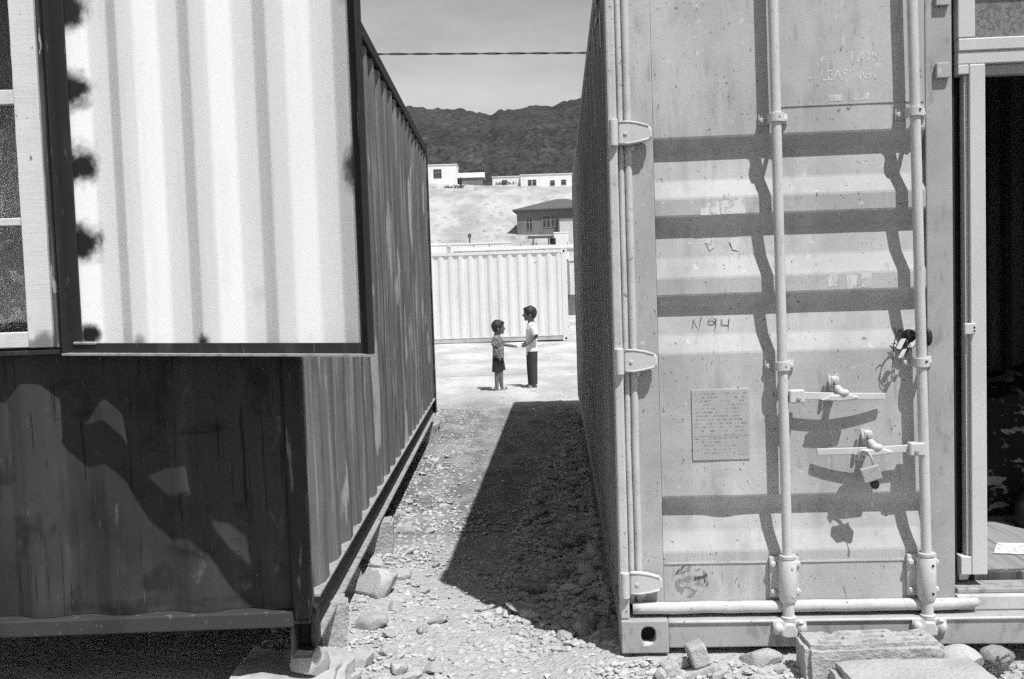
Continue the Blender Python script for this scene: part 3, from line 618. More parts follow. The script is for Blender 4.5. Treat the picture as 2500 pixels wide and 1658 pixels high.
# handles
def handle(xp, zp, xt, zt, name='door_handle'):
    s_ = 1 if xt > xp else -1
    a, b_ = (xp, zp), (xt, zt)
    hb = MB(); n = 12; vs = []
    for i in range(n + 1):
        t = i / n; x = a[0] + (b_[0] - a[0]) * t; z = a[1] + (b_[1] - a[1]) * t; hh = .013 - .002 * t; y = .016 - .006 * math.sin(t * math.pi) + .016 * t ** 2
        for (dy, dz) in ((0, -hh), (0, hh), (.010, hh), (.010, -hh)): vs.append((x, y + dy, z + dz))
    fs = [(i * 4 + j, i * 4 + (j + 1) % 4, i * 4 + 4 + (j + 1) % 4, i * 4 + 4 + j) for i in range(n) for j in range(4)] + [(3, 2, 1, 0), tuple(n * 4 + j for j in range(4))]
    hb.add(vs, fs); h = hb.build(name, cr, door, .002)
    mb = MB(); mb.box(min(xp - s_ * .036, xp + s_ * .016), max(xp - s_ * .036, xp + s_ * .016), -.004, .030, zp - .024, zp + .022); mb.build('handle_pivot', cr, h, .005)
    bolt(MB(), xp - s_ * .006, -.004, zp - .008, .0075, .006).build('pivot_rivet', cg2, h, .001)
    # retainer with hinged cover in the middle of the handle
    xm = xp + (xt - xp) * .44; zm = zp + (zt - zp) * .44
    mb = MB(); mb.box(xm - .018, xm + .012, .030, .064, zm + .014, zm + .066); c_ = mb.build('handle_retainer', cr, h, .006)
    bolt(MB(), xm - .001, .030, zm + .048, .011, .010).build('retainer_bolt', cg2, h, .002)
    mb = MB(); mb.prism([(xm - .062, zm - .010), (xm - .03, zm + .008), (xm + .03, zm + .010), (xm + .064, zm + .001), (xm + .064, zm - .008), (xm, zm - .016)], -.012, .012); mb.build('retainer_cover', cr, h, .005)
    mb = MB(); mb.ell((xm + .014, -.004, zm + .014), (.020, .014, .013), 12, 8); mb.tube([(xm, .03, zm + .03), (xm + .004, -.002, zm + .018)], [.012, .014], 10); mb.build('retainer_hasp', cr, h, smooth='all')
    mb = MB(); mb.tube([(xm - .022, .045, zm + .072), (xm - .024, .03, zm + .05), (xm - .024, .028, zm + .03)], [.005, .006, .007], 8); mb.build('retainer_spring', cg2, h, smooth='all')
    return xm, zm
handle(.634, .898, .934, .886); hx, hz = handle(1.018, .705, .697, .697)
# padlock on the lower handle
PL = empty('padlock', (0, 0, 0), 0, label='small grey padlock hanging from the lower door handle with a key in it', cat='padlock'); PL.parent = None
PLm = RC.matrix_basis.copy()
PL.location = RC.location; PL.rotation_euler = RC.rotation_euler
px, pz = .862, .632
mb = MB(); mb.box(-.032, .032, -.030, -.006, -.030, .021)
def lockx(x, y, z): a = R(16); return (px + x * math.cos(a) - z * math.sin(a), y, pz + x * math.sin(a) + z * math.cos(a))
mb.build('lock_body', mat('cast_lock_metal', .36, .5, [((60, 60, 60), 4, .5, .7, .22, .7)], spec=.5), PL, .004, xf=lockx)
pts = [(.018, -.016, .02), (.018, -.016, .05), (.012, -.018, .072), (-.004, -.016, .082), (-.018, -.012, .074), (-.020, -.010, .05)]
MB().tube(pts, .0042, 8).build('shackle', M['crail'], PL, smooth='all', xf=lockx)
kb = MB().ell((.003, -.018, -.044), (.016, .006, .017), 12, 8).build('key_head', M['black'], PL, smooth='all', xf=lockx)
MB().box(-.002, .005, -.020, -.016, -.064, -.056).build('key_ring', M['metal'], PL, xf=lockx)
mb = MB(); mb.tube([(px + .006, -.016, pz - .062), (px + .005, -.016, pz - .085), (px + .005, -.016, pz - .105)], .0016, 6); mb.ell((px + .005, -.016, pz - .118), (.004, .004, .013), 8, 6); mb.build('key_chain', M['metal'], PL)
# blocks near the top of the free stile, stickers and writing
for z in (2.235, 1.993): MB().box(1.120, 1.166, .046, .0625, z - .026, z + .026).build('stop_block', cg, door, .003)
def face_text(s, size, x, z, ma, y=DY - .0007, sx=1.0, rot=0):
    me = text_mesh(s, size); mt = Matrix.Translation((x, y, z)) @ Matrix.Rotation(R(rot), 4, 'Y') @ Matrix.Rotation(R(90), 4, 'X') @ Matrix.Diagonal((sx, 1, 1, 1))
    me.transform(mt)
    for v in me.vertices: v.co.y += dd(v.co.x, v.co.z)
    return link('lettering', me, ma, door)
worn = mat('worn_pale_lettering', .72, .7, alpha=((45, 45, 45), .40, .58, .8)); wornd = mat('worn_dark_lettering', .25, .7, alpha=((60, 60, 60), .42, .60, .5))
face_text('LEASING', .052, .822, 1.994, worn, sx=.86); face_text('A     TION', .052, .838, 2.052, worn, sx=.9)
face_text('CORTEN STEEL', .022, .315, 1.437, wornd, y=DY + RD * .68 - .001, sx=.95)
res = mat('sticker_residue', .74, .8, alpha=((40, 40, 40), .30, .55, .9)); res2 = mat('scuffed_sticker', .74, .8, alpha=((26, 26, 16), .36, .60, .8)); haze_p = mat('chalky_scuff', .70, .8, alpha=((20, 20, 10), .38, .66, .75))
def patch(poly, ma, y=DY - .0006, name='sticker'): return MB().prism(poly, y, y - .0002).build(name, ma, door, xf=lambda a, b, c: (a, b + dd(a, c), c))
patch([(.318, 1.572), (.318, 1.534), (.385, 1.534), (.382, 1.578)], res); patch([(.388, 1.580), (.391, 1.535), (.474, 1.535), (.466, 1.591)], res)
patch([(.338, 1.452), (.365, 1.452), (.368, 1.425), (.35, 1.41)], res2, DY + RD * .70 - .001); patch([(.42, 1.452), (.455, 1.450), (.452, 1.405), (.43, 1.412)], res, DY + RD * .70 - .001)
patch([(.785, 2.20), (.815, 2.205), (.820, 2.09), (.79, 2.085)], haze_p); patch([(.85, 1.93), (.90, 1.932), (.896, 1.908), (.845, 1.909)], res2); patch([(.76, 1.928), (.81, 1.93), (.806, 1.908), (.765, 1.908)], haze_p)
for (x, zz) in ((.77, 1.30), (.835, 1.29), (.885, 1.295)): patch([(x - .02, zz + .02), (x + .018, zz + .018), (x + .012, zz - .028), (x - .018, zz - .03)], res2)
MB().box(.59, 1.085, DY - .0032, DY - .0012, 1.895, 1.8975).build('paint_edge', cg2, door)
strk = mat('pencil_scratch', .12, .8)
for pts in ([(.282, 1.120), (.290, 1.175), (.305, 1.125), (.318, 1.185)], [(.368, 1.165), (.356, 1.172), (.342, 1.168), (.340, 1.156), (.352, 1.150), (.366, 1.158), (.368, 1.172), (.366, 1.140), (.356, 1.122), (.344, 1.122)], [(.388, 1.170), (.386, 1.148), (.412, 1.146)], [(.414, 1.172), (.408, 1.118)]):
    MB().tube([(x, DY + RD * .74 - .001, z) for (x, z) in pts], .0012, 5).build('scratched_number', strk, door)
plm = mat('faded_notice', .42, .85, [((5, 5, 7), 5, .40, .66, .37, .7), ((90, 90, 150), 4, .5, .66, .34, .5)], spec=.2)
MB().box(.272, .472, DY - .0042, DY + .002, .672, .922).build('faded_notice', plm, door, .001)
MB().box(.430, .466, DY - .0048, DY - .0043, .69, .755).build('notice_stamp', cg2, door)
for z in (.757,): MB().box(.275, .470, DY - .0048, DY - .0043, z, z + .002).build('notice_rule', cg2, door)
mb = MB(); rr = random.Random(12)
for k_ in range(17):
    z = .908 - k_ * .0132
    if z < .690: break
    x = .282 + (.03 if rr.random() < .3 else 0)
    while x < (.462 if z > .762 else .42):
        wd_ = rr.uniform(.006, .024); x2 = min(x + wd_, .464); mb.box(x, x2, DY - .00475, DY - .0041, z - rr.uniform(.002, .0032), z + .0028); x = x2 + rr.uniform(.003, .008)
mb.build('notice_print', mat('faded_print', .26, .85, alpha=((60, 60, 60), .42, .62, .42)), door, kind='stuff')
ring = [(.256 + .061 * math.cos(a), .238 + .061 * math.sin(a)) for a in [2 * math.pi * i / 36 for i in range(36)]]
patch(ring, mat('round_sticker_film', .34, .8, alpha=((45, 45, 60), .48, .64, .6)), name='round_sticker')
mb = MB()
for (a0, a1, r0, r1) in ((-.3, .7, .056, .061), (-.12, .5, .047, .052), (1.9, 2.8, .057, .061)):
    k = 10; an = [a0 + (a1 - a0) * i / k for i in range(k + 1)]
    mb.prism([(.256 + r1 * math.cos(a), .238 + r1 * math.sin(a)) for a in an] + [(.256 + r0 * math.cos(a), .238 + r0 * math.sin(a)) for a in an[::-1]], DY - .0027, DY - .0033)
mb.prism([(.262, .244), (.300, .246), (.298, .256), (.288, .264), (.270, .254)], DY - .0027, DY - .0033)
mb.build('round_sticker_print', mat('dark_print', .10, .8, alpha=((70, 70, 70), .40, .55, .75)), door)
# number painted on the shaded side
for (s, y, z, h) in (('1', .458, 2.285, .20), ('2', .736, 2.44, .16), ('1', 1.014, 2.375, .20)):
    me = text_mesh(s, h); me.transform(Matrix.Translation((.006, y, z)) @ Matrix.Rotation(R(-90), 4, 'Z') @ Matrix.Rotation(R(90), 4, 'X') @ Matrix.Diagonal((1.9, 1, 1, 1)))
    for v in me.vertices: v.co.x += sdent(v.co.y, v.co.z) - .005
    link('lettering', me, mat('side_number_paint', .80, .8, alpha=((60, 60, 30), .30, .42, 1.0)), RC)

# ---- shop entrance built into the right half
EY = .10
ent = MB().box(1.212, 1.249, EY + .07, EY + .09, .235, 2.008).build('entrance', M['black'], RC)  # black board painting the dark slit beside the jamb
pv = M['pvc']
MB().box(1.250, 1.304, EY - .004, EY + .062, .232, 2.020).build('door_jamb', pv, ent, .004)
MB().box(1.238, 1.2495, EY + .012, EY + .050, .30, 1.985).build('jamb_strip', pv, ent, .002)
MB().box(1.213, 1.2495, EY - .002, EY + .05, .2325, .298).build('jamb_foot', pv, ent, .003)
MB().box(1.213, 1.2495, EY - .002, EY + .05, 1.986, 2.020).build('jamb_top', pv, ent, .003)
MB().box(2.22, 2.275, EY - .004, EY + .062, .232, 2.020).build('door_jamb', pv, ent, .004)
MB().box(1.213, 2.40, EY - .001, EY + .06, 2.0205, 2.064).build('door_head', pv, ent, .003)
MB().box(1.305, 2.219, EY + .02, EY + .058, 1.985, 2.0200).build('door_stop', cg2, ent, .002)
MB().box(1.213, 2.40, EY - .006, EY + .055, 2.0645, 2.108).build('transom_rail', pv, ent, .004)
MB().box(1.212, 1.270, EY - .006, EY + .055, 2.1085, 2.437).build('transom_stile', pv, ent, .004)
MB().box(2.33, 2.40, EY - .006, EY + .055, 2.1085, 2.437).build('transom_stile', pv, ent, .004)
MB().box(1.271, 2.329, EY + .014, EY + .020, 2.109, 2.437).build('transom_pane', mat('patterned_glass', .20, .3, [((70, 70, 70), 2, .45, .6, .12, .9)], [((90, 90, 90), .5, .006)], .5), ent)
MB().box(2.2755, 2.40, EY + .002, EY + .05, .232, 2.0200).build('side_panel', pv, ent, .003)
mb = MB(); mb.box(1.222, 1.262, EY - .022, EY - .005, 1.088, 1.128); hb = mb.build('hinge_block', pv, ent, .004)
for z in (1.101, 1.113): MB().tube([(1.2545, EY - .022, z), (1.2545, EY - .0232, z)], .0035, 8).build('screw_hole', M['black'], ent)
MB().box(1.182, 2.27, .055, .165, .118, .172).build('threshold', M['cseal'], ent, .006)
MB().box(1.19, 2.27, .075, .17, .1725, .190).build('threshold_step', M['lip'], ent, .004)
MB().box(1.30, 2.27, .195, .222, .1205, .212).build('inner_threshold', M['woodold'], ent, .003)
MB().box(1.150, 1.181, .112, .17, .12, 2.43).build('door_edge', cg2, RC)
MB().box(1.181, 1.211, .130, .17, .175, 2.43).build('gap_shade_strip', M['black'], RC)  # black strip standing in for the shade between door edge and jamb
# right door leaf swung right round against the far side wall (its rods keep clear of the entrance)
leaf = MB(); leaf.box(RW + .012, RW + .05, .06, 1.19, .155, 2.43); leaf.build('open_door', cg, RC, .004)
mb = MB(); mb.tube([(1.70, .004, .088), (1.70, .004, .115)], .022, 14); mb.box(1.645, 1.755, -.002, .0117, .060, .112); mb.ell((1.66, -.008, .088), (.018, .016, .024), 10, 8); mb.ell((1.74, -.008, .088), (.018, .016, .024), 10, 8); mb.build('cam_keeper', cr, RC, smooth=True)
def rloc(x, y, z): return RC.matrix_basis @ Vector((x, y, z))
bpy.context.view_layer.update()
# things inside the shop
def in_room(name, label, cat):
    return empty(name, RC.location, RC.rotation_euler.z, label=label, cat=cat)
t = in_room('cloth_bale', 'black cloth bale with white floral print inside the dark doorway', 'cloth')
mb = MB(); n = 18; vs = []
for j in range(n + 1):
    for i in range(n + 1):
        u, v = i / n, j / n; x = 1.42 + .93 * u
        z = .72 + .05 * mn.noise((u * 4, v * 4, 3)) + .10 * u; y = .98 + .75 * v
        vs.append((x, y, z))
mb.add(vs, [(j * (n + 1) + i, j * (n + 1) + i + 1, (j + 1) * (n + 1) + i + 1, (j + 1) * (n + 1) + i) for j in range(n) for i in range(n)])
vs = []
for j in range(n + 1):
    for i in range(n + 1):
        u, v = i / n, j / n; x = 1.42 + .93 * u; zt = .72 + .05 * mn.noise((u * 4, 0, 3)) + .10 * u
        vs.append((x, .98 - .03 * math.sin(v * 3.1) + .02 * mn.noise((u * 9, v * 2, 1)), .218 + (zt - .218) * v))
mb.add(vs, [(j * (n + 1) + i, j * (n + 1) + i + 1, (j + 1) * (n + 1) + i + 1, (j + 1) * (n + 1) + i) for j in range(n) for i in range(n)])
mb.box(1.45, 2.32, 1.03, 1.70, .2155, .60); mb.build('printed_cloth', M['rug'], t, smooth=True)
t = in_room('sack', 'slumped dark sack on the shop floor beside the cloth bale', 'sack')
mb = MB(); mb.rings([(1.82, .80, .2155, .075, .06), (1.82, .80, .25, .09, .07), (1.82, .80, .32, .08, .065), (1.82, .80, .37, .05, .04), (1.825, .80, .395, .025, .02)], 16); mb.build('sack_bag', M['sack'], t, smooth='all')
mb = MB(); mb.tube([(1.825, .80, .39), (1.827, .80, .41)], [.02, .032], 10); mb.build('tied_neck', M['sack'], t)
t = in_room('newspaper', 'folded printed paper lying on the shop floor', 'paper')
mb = MB(); vs = []
for j in range(5):
    for i in range(9): vs.append((1.46 + .030 * i + .020 * j, .40 + .035 * j - .006 * i, .2205 + .006 * mn.noise((i * .5, j * .5, 2))))
mb.add(vs + [(x, y, z - .003) for (x, y, z) in vs], [(j * 9 + i, j * 9 + i + 1, (j + 1) * 9 + i + 1, (j + 1) * 9 + i) for j in range(4) for i in range(8)] + [(45 + (j + 1) * 9 + i, 45 + (j + 1) * 9 + i + 1, 45 + j * 9 + i + 1, 45 + j * 9 + i) for j in range(4) for i in range(8)])
mb.build('sheet', M['paper'], t)
t = in_room('wire_tangle', 'tangled black wire and scraps stuffed behind the door lock rod', 'wire')
mb = MB(); rr = random.Random(3)
for q in range(9):
    p = Vector((1.015, .035, 1.10)); pts = []
    for s in range(9):
        pts.append(tuple(p)); p = p + Vector((rr.uniform(-.016, .012), rr.uniform(-.012, .008), rr.uniform(-.022, .014))); p.y = min(.055, max(-.01, p.y)); p.x = min(1.09, max(.955, p.x))
    mb.tube(pts, .0016, 5)
mb.tube([(.99, .03, 1.12), (.965, .02, 1.09), (.955, .015, 1.06), (.975, .01, 1.045), (1.0, .01, 1.06), (1.005, .02, 1.08)], .0018, 5)
mb.tube([(.957, .02, 1.06), (.955, .02, 1.02), (.957, .03, .985)], .0014, 5)
mb.build('wire', M['black'], t)
mb = MB(); mb.ell((1.018, .045, 1.092), (.026, .016, .024), 10, 8); mb.ell((1.005, .045, 1.06), (.016, .012, .03), 10, 8); mb.ell((1.085, .045, 1.085), (.014, .012, .03), 10, 8)
mb.build('rag', M['black'], t)
MB().box(.962, .980, .012, .016, 1.05, 1.085).box(.985, .999, .010, .014, 1.02, 1.05).box(1.0, 1.012, .012, .016, 1.055, 1.07).build('paper_scrap', M['paper'], t, xf=lambda x, y, z: (x + (z - 1.05) * .5, y, z))
# ------------------------------------------------------------------ far container across the yard
FC = empty('shipping_container', (1.62 - 6.06, 26.4, -.14), .006, label='cream corrugated shipping container seen side-on across the sunlit yard', cat='container')
cw = M['cwhite']
mb = MB(); corr(mb, .162, 5.898, .278, .036, .17, 2.50, lambda u, d, z: (u, .006 + d, z), .0, 2); mb.build('side_wall', cw, FC)
mb = MB(); corr(mb, .162, 5.898, .278, .036, .17, 2.50, lambda u, d, z: (u, 2.432 - d, z), .0, 1); mb.build('side_wall', cw, FC)
for x in (.08, 5.94): MB().box(x, x + .04, .05, 2.39, .16, 2.50).build('end_wall', cw, FC)
for x in (0, 5.90):
    for y in (0, 2.30):
        MB().box(x, x + .16, y + .004, y + .134, .1185, 2.473).build('corner_post', cw, FC, .006)
        for z in (0, 2.4735):
            mb = MB(); hole_plate(mb, x - .002, x + .162, z, z + .118, y, x + .08, z + .06, .03, .035, .05); mb.box(x - .002, x + .162, y + .071, y + .138, z, z + .118); c_ = mb.build('corner_casting', cw, FC)
            MB().box(x + .04, x + .12, y + .0485, y + .0495, z + .02, z + .1).build('hole_shade_plate', M['dark'], c_)  # near-black plate stands in for the shade in the hole
MB().box(.163, 5.897, .008, .06, .03, .15).build('bottom_rail', mat('grimy_cream_paint', .40, .7, [((4, 4, 9), 4, .4, .7, .28, .8)]), FC)
MB().box(.163, 5.897, -.004, .05, .150, .168).build('bottom_flange', cw, FC)
MB().box(.163, 5.897, -.006, .06, 2.501, 2.56).build('top_rail', cw, FC)
MB().box(.163, 5.897, .0, 2.43, 2.561, 2.58).build('roof', cw, FC)
mb = MB()
for i in range(4): mb.box(6.063, 6.074, .06, .09, .35 + i * .63, .42 + i * .63)
mb.build('hinge_lugs', M['dark'], FC)
MB().box(5.16, 5.22, -.002, .006, 2.30, 2.33).build('vent_cover', cw, FC, .003)

# ------------------------------------------------------------------ stones, blocks and gravel of the passage
HG = 'rounded stones heaped along the shaded side of the pale container'; HL = lambda y: 'rounded grey stone in the shaded heap ' + ('near the door post of the pale container' if y < 4.4 else 'beside the middle of the pale container' if y < 7 else 'towards the far end of the pale container')
LG = 'pale stones scattered beside the dark container'; LLb = 'pale sunlit stone lying beside the raised dark container'
FG = 'pale cobbles in front of the pale container sill'; FL = 'pale rounded cobble under the front sill of the pale container'
def solid_rock(name, loc, size, seed, key, label, cat, cuts=7, rough=.2, rot=(0, 0, 0), sub=3, flat=.9):
    me = rock_mesh(name, seed, sub, rough, flat, cuts); me.materials.append(M[key]); o = link(name, me, None, label=label, cat=cat); o.location = loc; o.scale = size; o.rotation_euler = rot; placed.append((loc[0], loc[1], max(size[0], size[1]))); return o
solid_rock('boulder', (-.655, 4.17, .075), (.125, .10, .10), 11, 'stone_pale', 'large pale boulder wedged beside the bottom rail of the dark container', 'stone', 7, .18)
solid_rock('rock', (-.785, 4.22, .07), (.085, .10, .10), 23, 'stone', 'angular split rock between the large boulder and the dark container', 'stone', 8, .2)
solid_rock('rock', (-.712, 3.075, .166), (.080, .070, .062), 33, 'stone', 'faceted stone packed under the front corner of the dark container', 'stone', 10, .1)
def chunk(name, x0, x1, y0, y1, z0, z1, ma, amp=.006, bev=.012, cuts=10, holes=()):
    bm = bmesh.new(); bmesh.ops.create_cube(bm, size=1)
    for v in bm.verts: v.co = Vector(((x0 + x1) / 2 + v.co.x * (x1 - x0), (y0 + y1) / 2 + v.co.y * (y1 - y0), (z0 + z1) / 2 + v.co.z * (z1 - z0)))
    bmesh.ops.bevel(bm, geom=bm.edges[:], offset=bev, segments=2, affect='EDGES')
    bmesh.ops.subdivide_edges(bm, edges=[e for e in bm.edges if e.calc_length() > .03], cuts=cuts, use_grid_fill=True)
    for v in bm.verts:
        p = v.co; n_ = Vector((mn.noise(p * 9), mn.noise(p * 9 + Vector((7, 0, 0))), mn.noise(p * 9 + Vector((0, 7, 0)))))
        v.co = p + n_ * amp * 1.3 + Vector((mn.noise(p * 34), mn.noise(p * 34 + Vector((3, 0, 0))), mn.noise(p * 34 + Vector((0, 3, 0))))) * amp * .6 + Vector((mn.noise(p * 90), mn.noise(p * 90 + Vector((3, 0, 0))), mn.noise(p * 90 + Vector((0, 3, 0))))) * amp * .35
        for (hx0, hx1, hy, hw, dp) in holes:
            if v.co.z > z1 - .03:
                tx = min(1, max(0, min(v.co.x - hx0, hx1 - v.co.x) / .014)); ty = max(0, 1 - ((v.co.y - hy) / hw) ** 2)
                v.co.z -= dp * tx * ty
    me = bpy.data.meshes.new(name); bm.to_mesh(me); bm.free()
    for p in me.polygons: p.use_smooth = True
    try: me.set_sharp_from_angle(angle=R(50))
    except Exception: pass
    me.materials.append(ma); return me
link('stone_slab', chunk('stone_slab', -1.00, -.60, 2.78, 3.32, .0, .128, M['stone'], .014, .025), None, label='broad flat pale slab under the corner of the dark container', cat='slab'); placed.append((-.79, 3.05, .24))
o = link('concrete_block', chunk('concrete_block', -.055, .055, -.07, .07, 0, .235, M['concrete'], .007, .012), None, label='upright rough concrete block propping the dark container rail near its front corner', cat='block'); o.location = (-.735, 3.54, -.01); o.rotation_euler = (0, R(4), R(12)); placed.append((-.735, 3.54, .09))
o = link('concrete_block', chunk('concrete_block', -.11, .11, -.08, .08, 0, .21, M['concrete'], .006, .01), None, label='concrete block under the middle of the dark container', cat='block'); o.location = (-.775, 4.90, -.02); o.rotation_euler = (0, 0, R(5)); placed.append((-.775, 4.9, .13))
def hollow_block(name, w, d, h, label, loc, rot, holes=((-.28, .18), (.28, .18)), ma=None):
    """masonry block lying on its side, the cavities run front to back"""
    mb = MB(); xs_ = [-w / 2]
    for (c, hw) in holes: xs_ += [c * w - hw * w, c * w + hw * w]
    xs_ += [w / 2]; e = h * .2
    mb.box(-w / 2, w / 2, -d / 2, d / 2, 0, e); mb.box(-w / 2, w / 2, -d / 2, d / 2, h - e, h)
    for i in range(0, len(xs_), 2): mb.box(xs_[i], xs_[i + 1], -d / 2, d / 2, e, h - e)
    o = mb.build(name, ma or M['concrete'], None, .006, label=label, cat='block'); o.location = loc; o.rotation_euler = rot; return o
hollow_block('hollow_block', .22, .19, .20, 'hollow block under the far corner of the dark container', (-.83, 8.86, -.07), (0, 0, R(80)))
# broken block in front of the sill: two prongs
mb = MB(); mb.box(-.085, .085, -.04, .04, 0, .05); mb.box(-.085, -.03, -.04, .04, .0505, .095); mb.box(.015, .075, -.04, .04, .0505, .125); mb.box(-.03, .014, .012, .04, .0505, .085)
o = mb.build('broken_block', M['concrete'], None, .008, label='broken pale hollow block leaning under the sill beside the corner casting', cat='block'); o.location = (.575, 3.085, .045); o.rotation_euler = (R(-8), R(-16), R(6)); placed.append((.575, 3.085, .08))
solid_rock('rock', (.82, 3.15, .085), (.085, .06, .055), 41, 'stone', 'angular pale rock in the shade line under the sill', 'stone', 8, .15)
slots = [(x0, x0 + .088, y, .0155, .036) for y in (3.004, 3.044, 3.084) for x0 in (.962 + (y - 3.01) * .6, 1.098 + (y - 3.01) * .4, 1.240)]
link('perforated_block', chunk('perforated_block', .925, 1.375, 2.965, 3.115, .02, .205, M['concrete'], .0045, .016, 46, slots), None, label='large rough concrete block with slotted top used as a doorstep', cat='block'); placed.append((1.15, 3.04, .22))
link('step_slab', chunk('step_slab', .985, 1.46, 2.70, 2.962, .02, .165, M['concrete'], .007, .022, 14), None, label='lower rough concrete slab in front of the slotted block', cat='block'); placed.append((1.2, 2.83, .24))
solid_rock('boulder', (1.455, 3.05, .10), (.085, .08, .075), 51, 'stone_pale', 'smooth pale boulder at the right end of the slotted block', 'stone', 2, .18)
solid_rock('boulder', (1.60, 3.08, .10), (.06, .05, .055), 57, 'stone_dark', 'dark stone behind the weed under the shop threshold', 'stone', 3, .2)
for q_, (x, y, sz) in enumerate(((-.60, 3.32, .055), (-.50, 3.46, .040), (-.62, 3.72, .060), (-.54, 3.95, .042), (-.45, 3.28, .045), (-.58, 4.42, .05), (-.70, 4.55, .06), (-.40, 3.70, .032), (-.64, 5.3, .05))):
    solid_rock('rock', (x, y, gz(x, y, False) + sz * .28), (sz * 1.25, sz, sz * .85), 70 + q_ * 3, random.choice(['stone', 'stone_pale']), ['flat angular rock beside the slab at the corner of the dark container', 'small angular rock on the gravel in front of the upright block', 'chunky angular rock between the upright block and the large boulder', 'small rock on the gravel in front of the large boulder', 'angular rock at the edge of the sunlit gravel near the slab', 'angular rock behind the large boulder on the sunlit side', 'chunky rock tucked under the rail behind the large boulder', 'lone small rock out on the sunlit gravel', 'angular rock beside the concrete block under the dark container'][q_], 'stone', 9, .25, (random.uniform(-.3, .3), random.uniform(-.3, .3), random.uniform(0, 6)))
total = 0
for i in range(6000):           # heap in the shade
    if total > 165: break
    y = 3.42 + 5.2 * random.random() ** 1.3; d = random.random() ** 1.5
    wdt = .52 - .06 * (y - 3.3); x = r_side(y) - .03 - d * max(.14, wdt)
    s = (.020 + .046 * random.random() ** 1.8) * (1.25 - .5 * d) * (1 if y < 6 else .8)
    if y < 3.34 + 1.36 * (.36 - x) and random.random() > .06: continue     # the heap lies in the shade
    if x > r_side(y) - s * .8 or not free(x, y, s, .62): continue
    stone(x, y, s, random.choice(['stone', 'stone_pale', 'stone_dark']), HL(y), HG, .22); total += 1
for i in range(5000):           # strip further along
    if total > 205: break
    y = random.uniform(6.5, 11.2); x = r_side(y) - .03 - .26 * random.random() ** 2; s = random.uniform(.018, .04)
    if not free(x, y, s, .8): continue
    stone(x, y, s, random.choice(['stone', 'stone_dark']), HL(y), HG, .3); total += 1
total = 0
for i in range(6000):
    if total > 85: break
    y = 3.1 + 5 * random.random() ** 1.6; x = l_side(y) - .03 + (.46 - .05 * (y - 3.1)) * random.random() ** 1.3; s = .014 + .034 * random.random() ** 1.6 * (1 if y < 5 else .8)
    if not free(x, y, s, .85): continue
    stone(x, y, s, random.choice(['stone_pale', 'stone_pale', 'stone']), LLb, LG, .32); total += 1
total = 0
for i in range(4000):
    if total > 38: break
    x = random.uniform(.40, 1.75); y = random.uniform(2.92, 3.16); s = random.uniform(.014, .036)
    if not free(x, y, s, .8): continue
    stone(x, y, s, random.choice(['stone_pale', 'stone_pale', 'stone']), FL, FG, .15); total += 1
# gravel: pebbles nobody could count, one mesh
bm = bmesh.new(); bmesh.ops.create_icosphere(bm, subdivisions=1, radius=1); pv_ = np.array([v.co for v in bm.verts]); pf_ = np.array([[v.index for v in f.verts] for f in bm.faces]); bm.free()
protos = []
for k in range(10):
    q = pv_.copy(); q *= (1 + .30 * rng.standard_normal(len(q)))[:, None].clip(.55, 1.5); q[:, 2] *= rng.uniform(.35, .65); q[:, 1] *= rng.uniform(.5, .95); protos.append(q)
def gravel(name, pts, ma):
    V = []; F = []; o = 0
    for (x, y, s) in pts:
        q = protos[rng.integers(10)]; a = rng.uniform(0, 6.28); c, s_ = math.cos(a), math.sin(a)
        p = np.empty_like(q); p[:, 0] = (q[:, 0] * c - q[:, 1] * s_) * s + x; p[:, 1] = (q[:, 0] * s_ + q[:, 1] * c) * s + y; p[:, 2] = q[:, 2] * s + gz(x, y, False) + s * .2
        V.append(p); F.append(pf_ + o); o += len(q)
    V = np.concatenate(V); F = np.concatenate(F); me = bpy.data.meshes.new(name)
    me.vertices.add(len(V)); me.vertices.foreach_set('co', V.ravel()); me.loops.add(F.size); me.loops.foreach_set('vertex_index', F.ravel().astype(np.int32))
    me.polygons.add(len(F)); me.polygons.foreach_set('loop_start', np.arange(0, F.size, 3, dtype=np.int32)); me.update(calc_edges=True); me.validate(); me.shade_flat()
    link(name, me, ma, kind='stuff', label='loose pebbles and gravel strewn over the passage floor', cat='gravel')
pale, grey = [], []
for i in range(11000):
    y = 2.75 + 3.4 * random.random() ** 1.5; x = random.uniform(-1.0, r_side(y) + .3 if y < 3.2 else r_side(y)); s = .0042 + .016 * random.random() ** 3.2
    cx = -.05 + .0 * y
    if abs(x - cx) < .25 and random.random() < .35 and y < 3.8: s *= .6
    if mn.noise((x * 2.6, y * 2.6, 11)) + .35 * mn.noise((x * 9, y * 9, 2)) + (.25 if abs(x + .1) > .35 else -.12) < random.uniform(-.55, .35): continue
    (pale if random.random() < .7 else grey).append((x, y, s))
for i in range(2600):
    y = random.uniform(4.6, 11.6); e = random.random() ** 2; x = (r_side(y) - .02 - .5 * e) if random.random() < .5 else (l_side(y) - .15 + .5 * e)
    (grey if random.random() < .6 else pale).append((x, y, random.uniform(.006, .017)))
for i in range(1500):
    y = 3.35 + 5 * random.random() ** 1.3; grey.append((r_side(y) - .01 - (.62 - .07 * (y - 3.3)) * random.random() ** 1.3, y, random.uniform(.009, .026)))
for i in range(900):
    y = random.uniform(5, 14.5); (grey if random.random() < .5 else pale).append((random.uniform(-1.2, 1.2), y, random.uniform(.005, .013)))
for i in range(3200):
    y = 4.4 + 7.2 * random.random(); x = l_side(y) + (r_side(y) - l_side(y)) * random.random(); (pale if random.random() < .35 else grey).append((x, y, .003 + .012 * random.random() ** 4))
for i in range(1100): (pale if random.random() < .6 else grey).append((random.uniform(.35, 1.8), random.uniform(2.7, 3.18), .004 + .014 * random.random() ** 2.5))
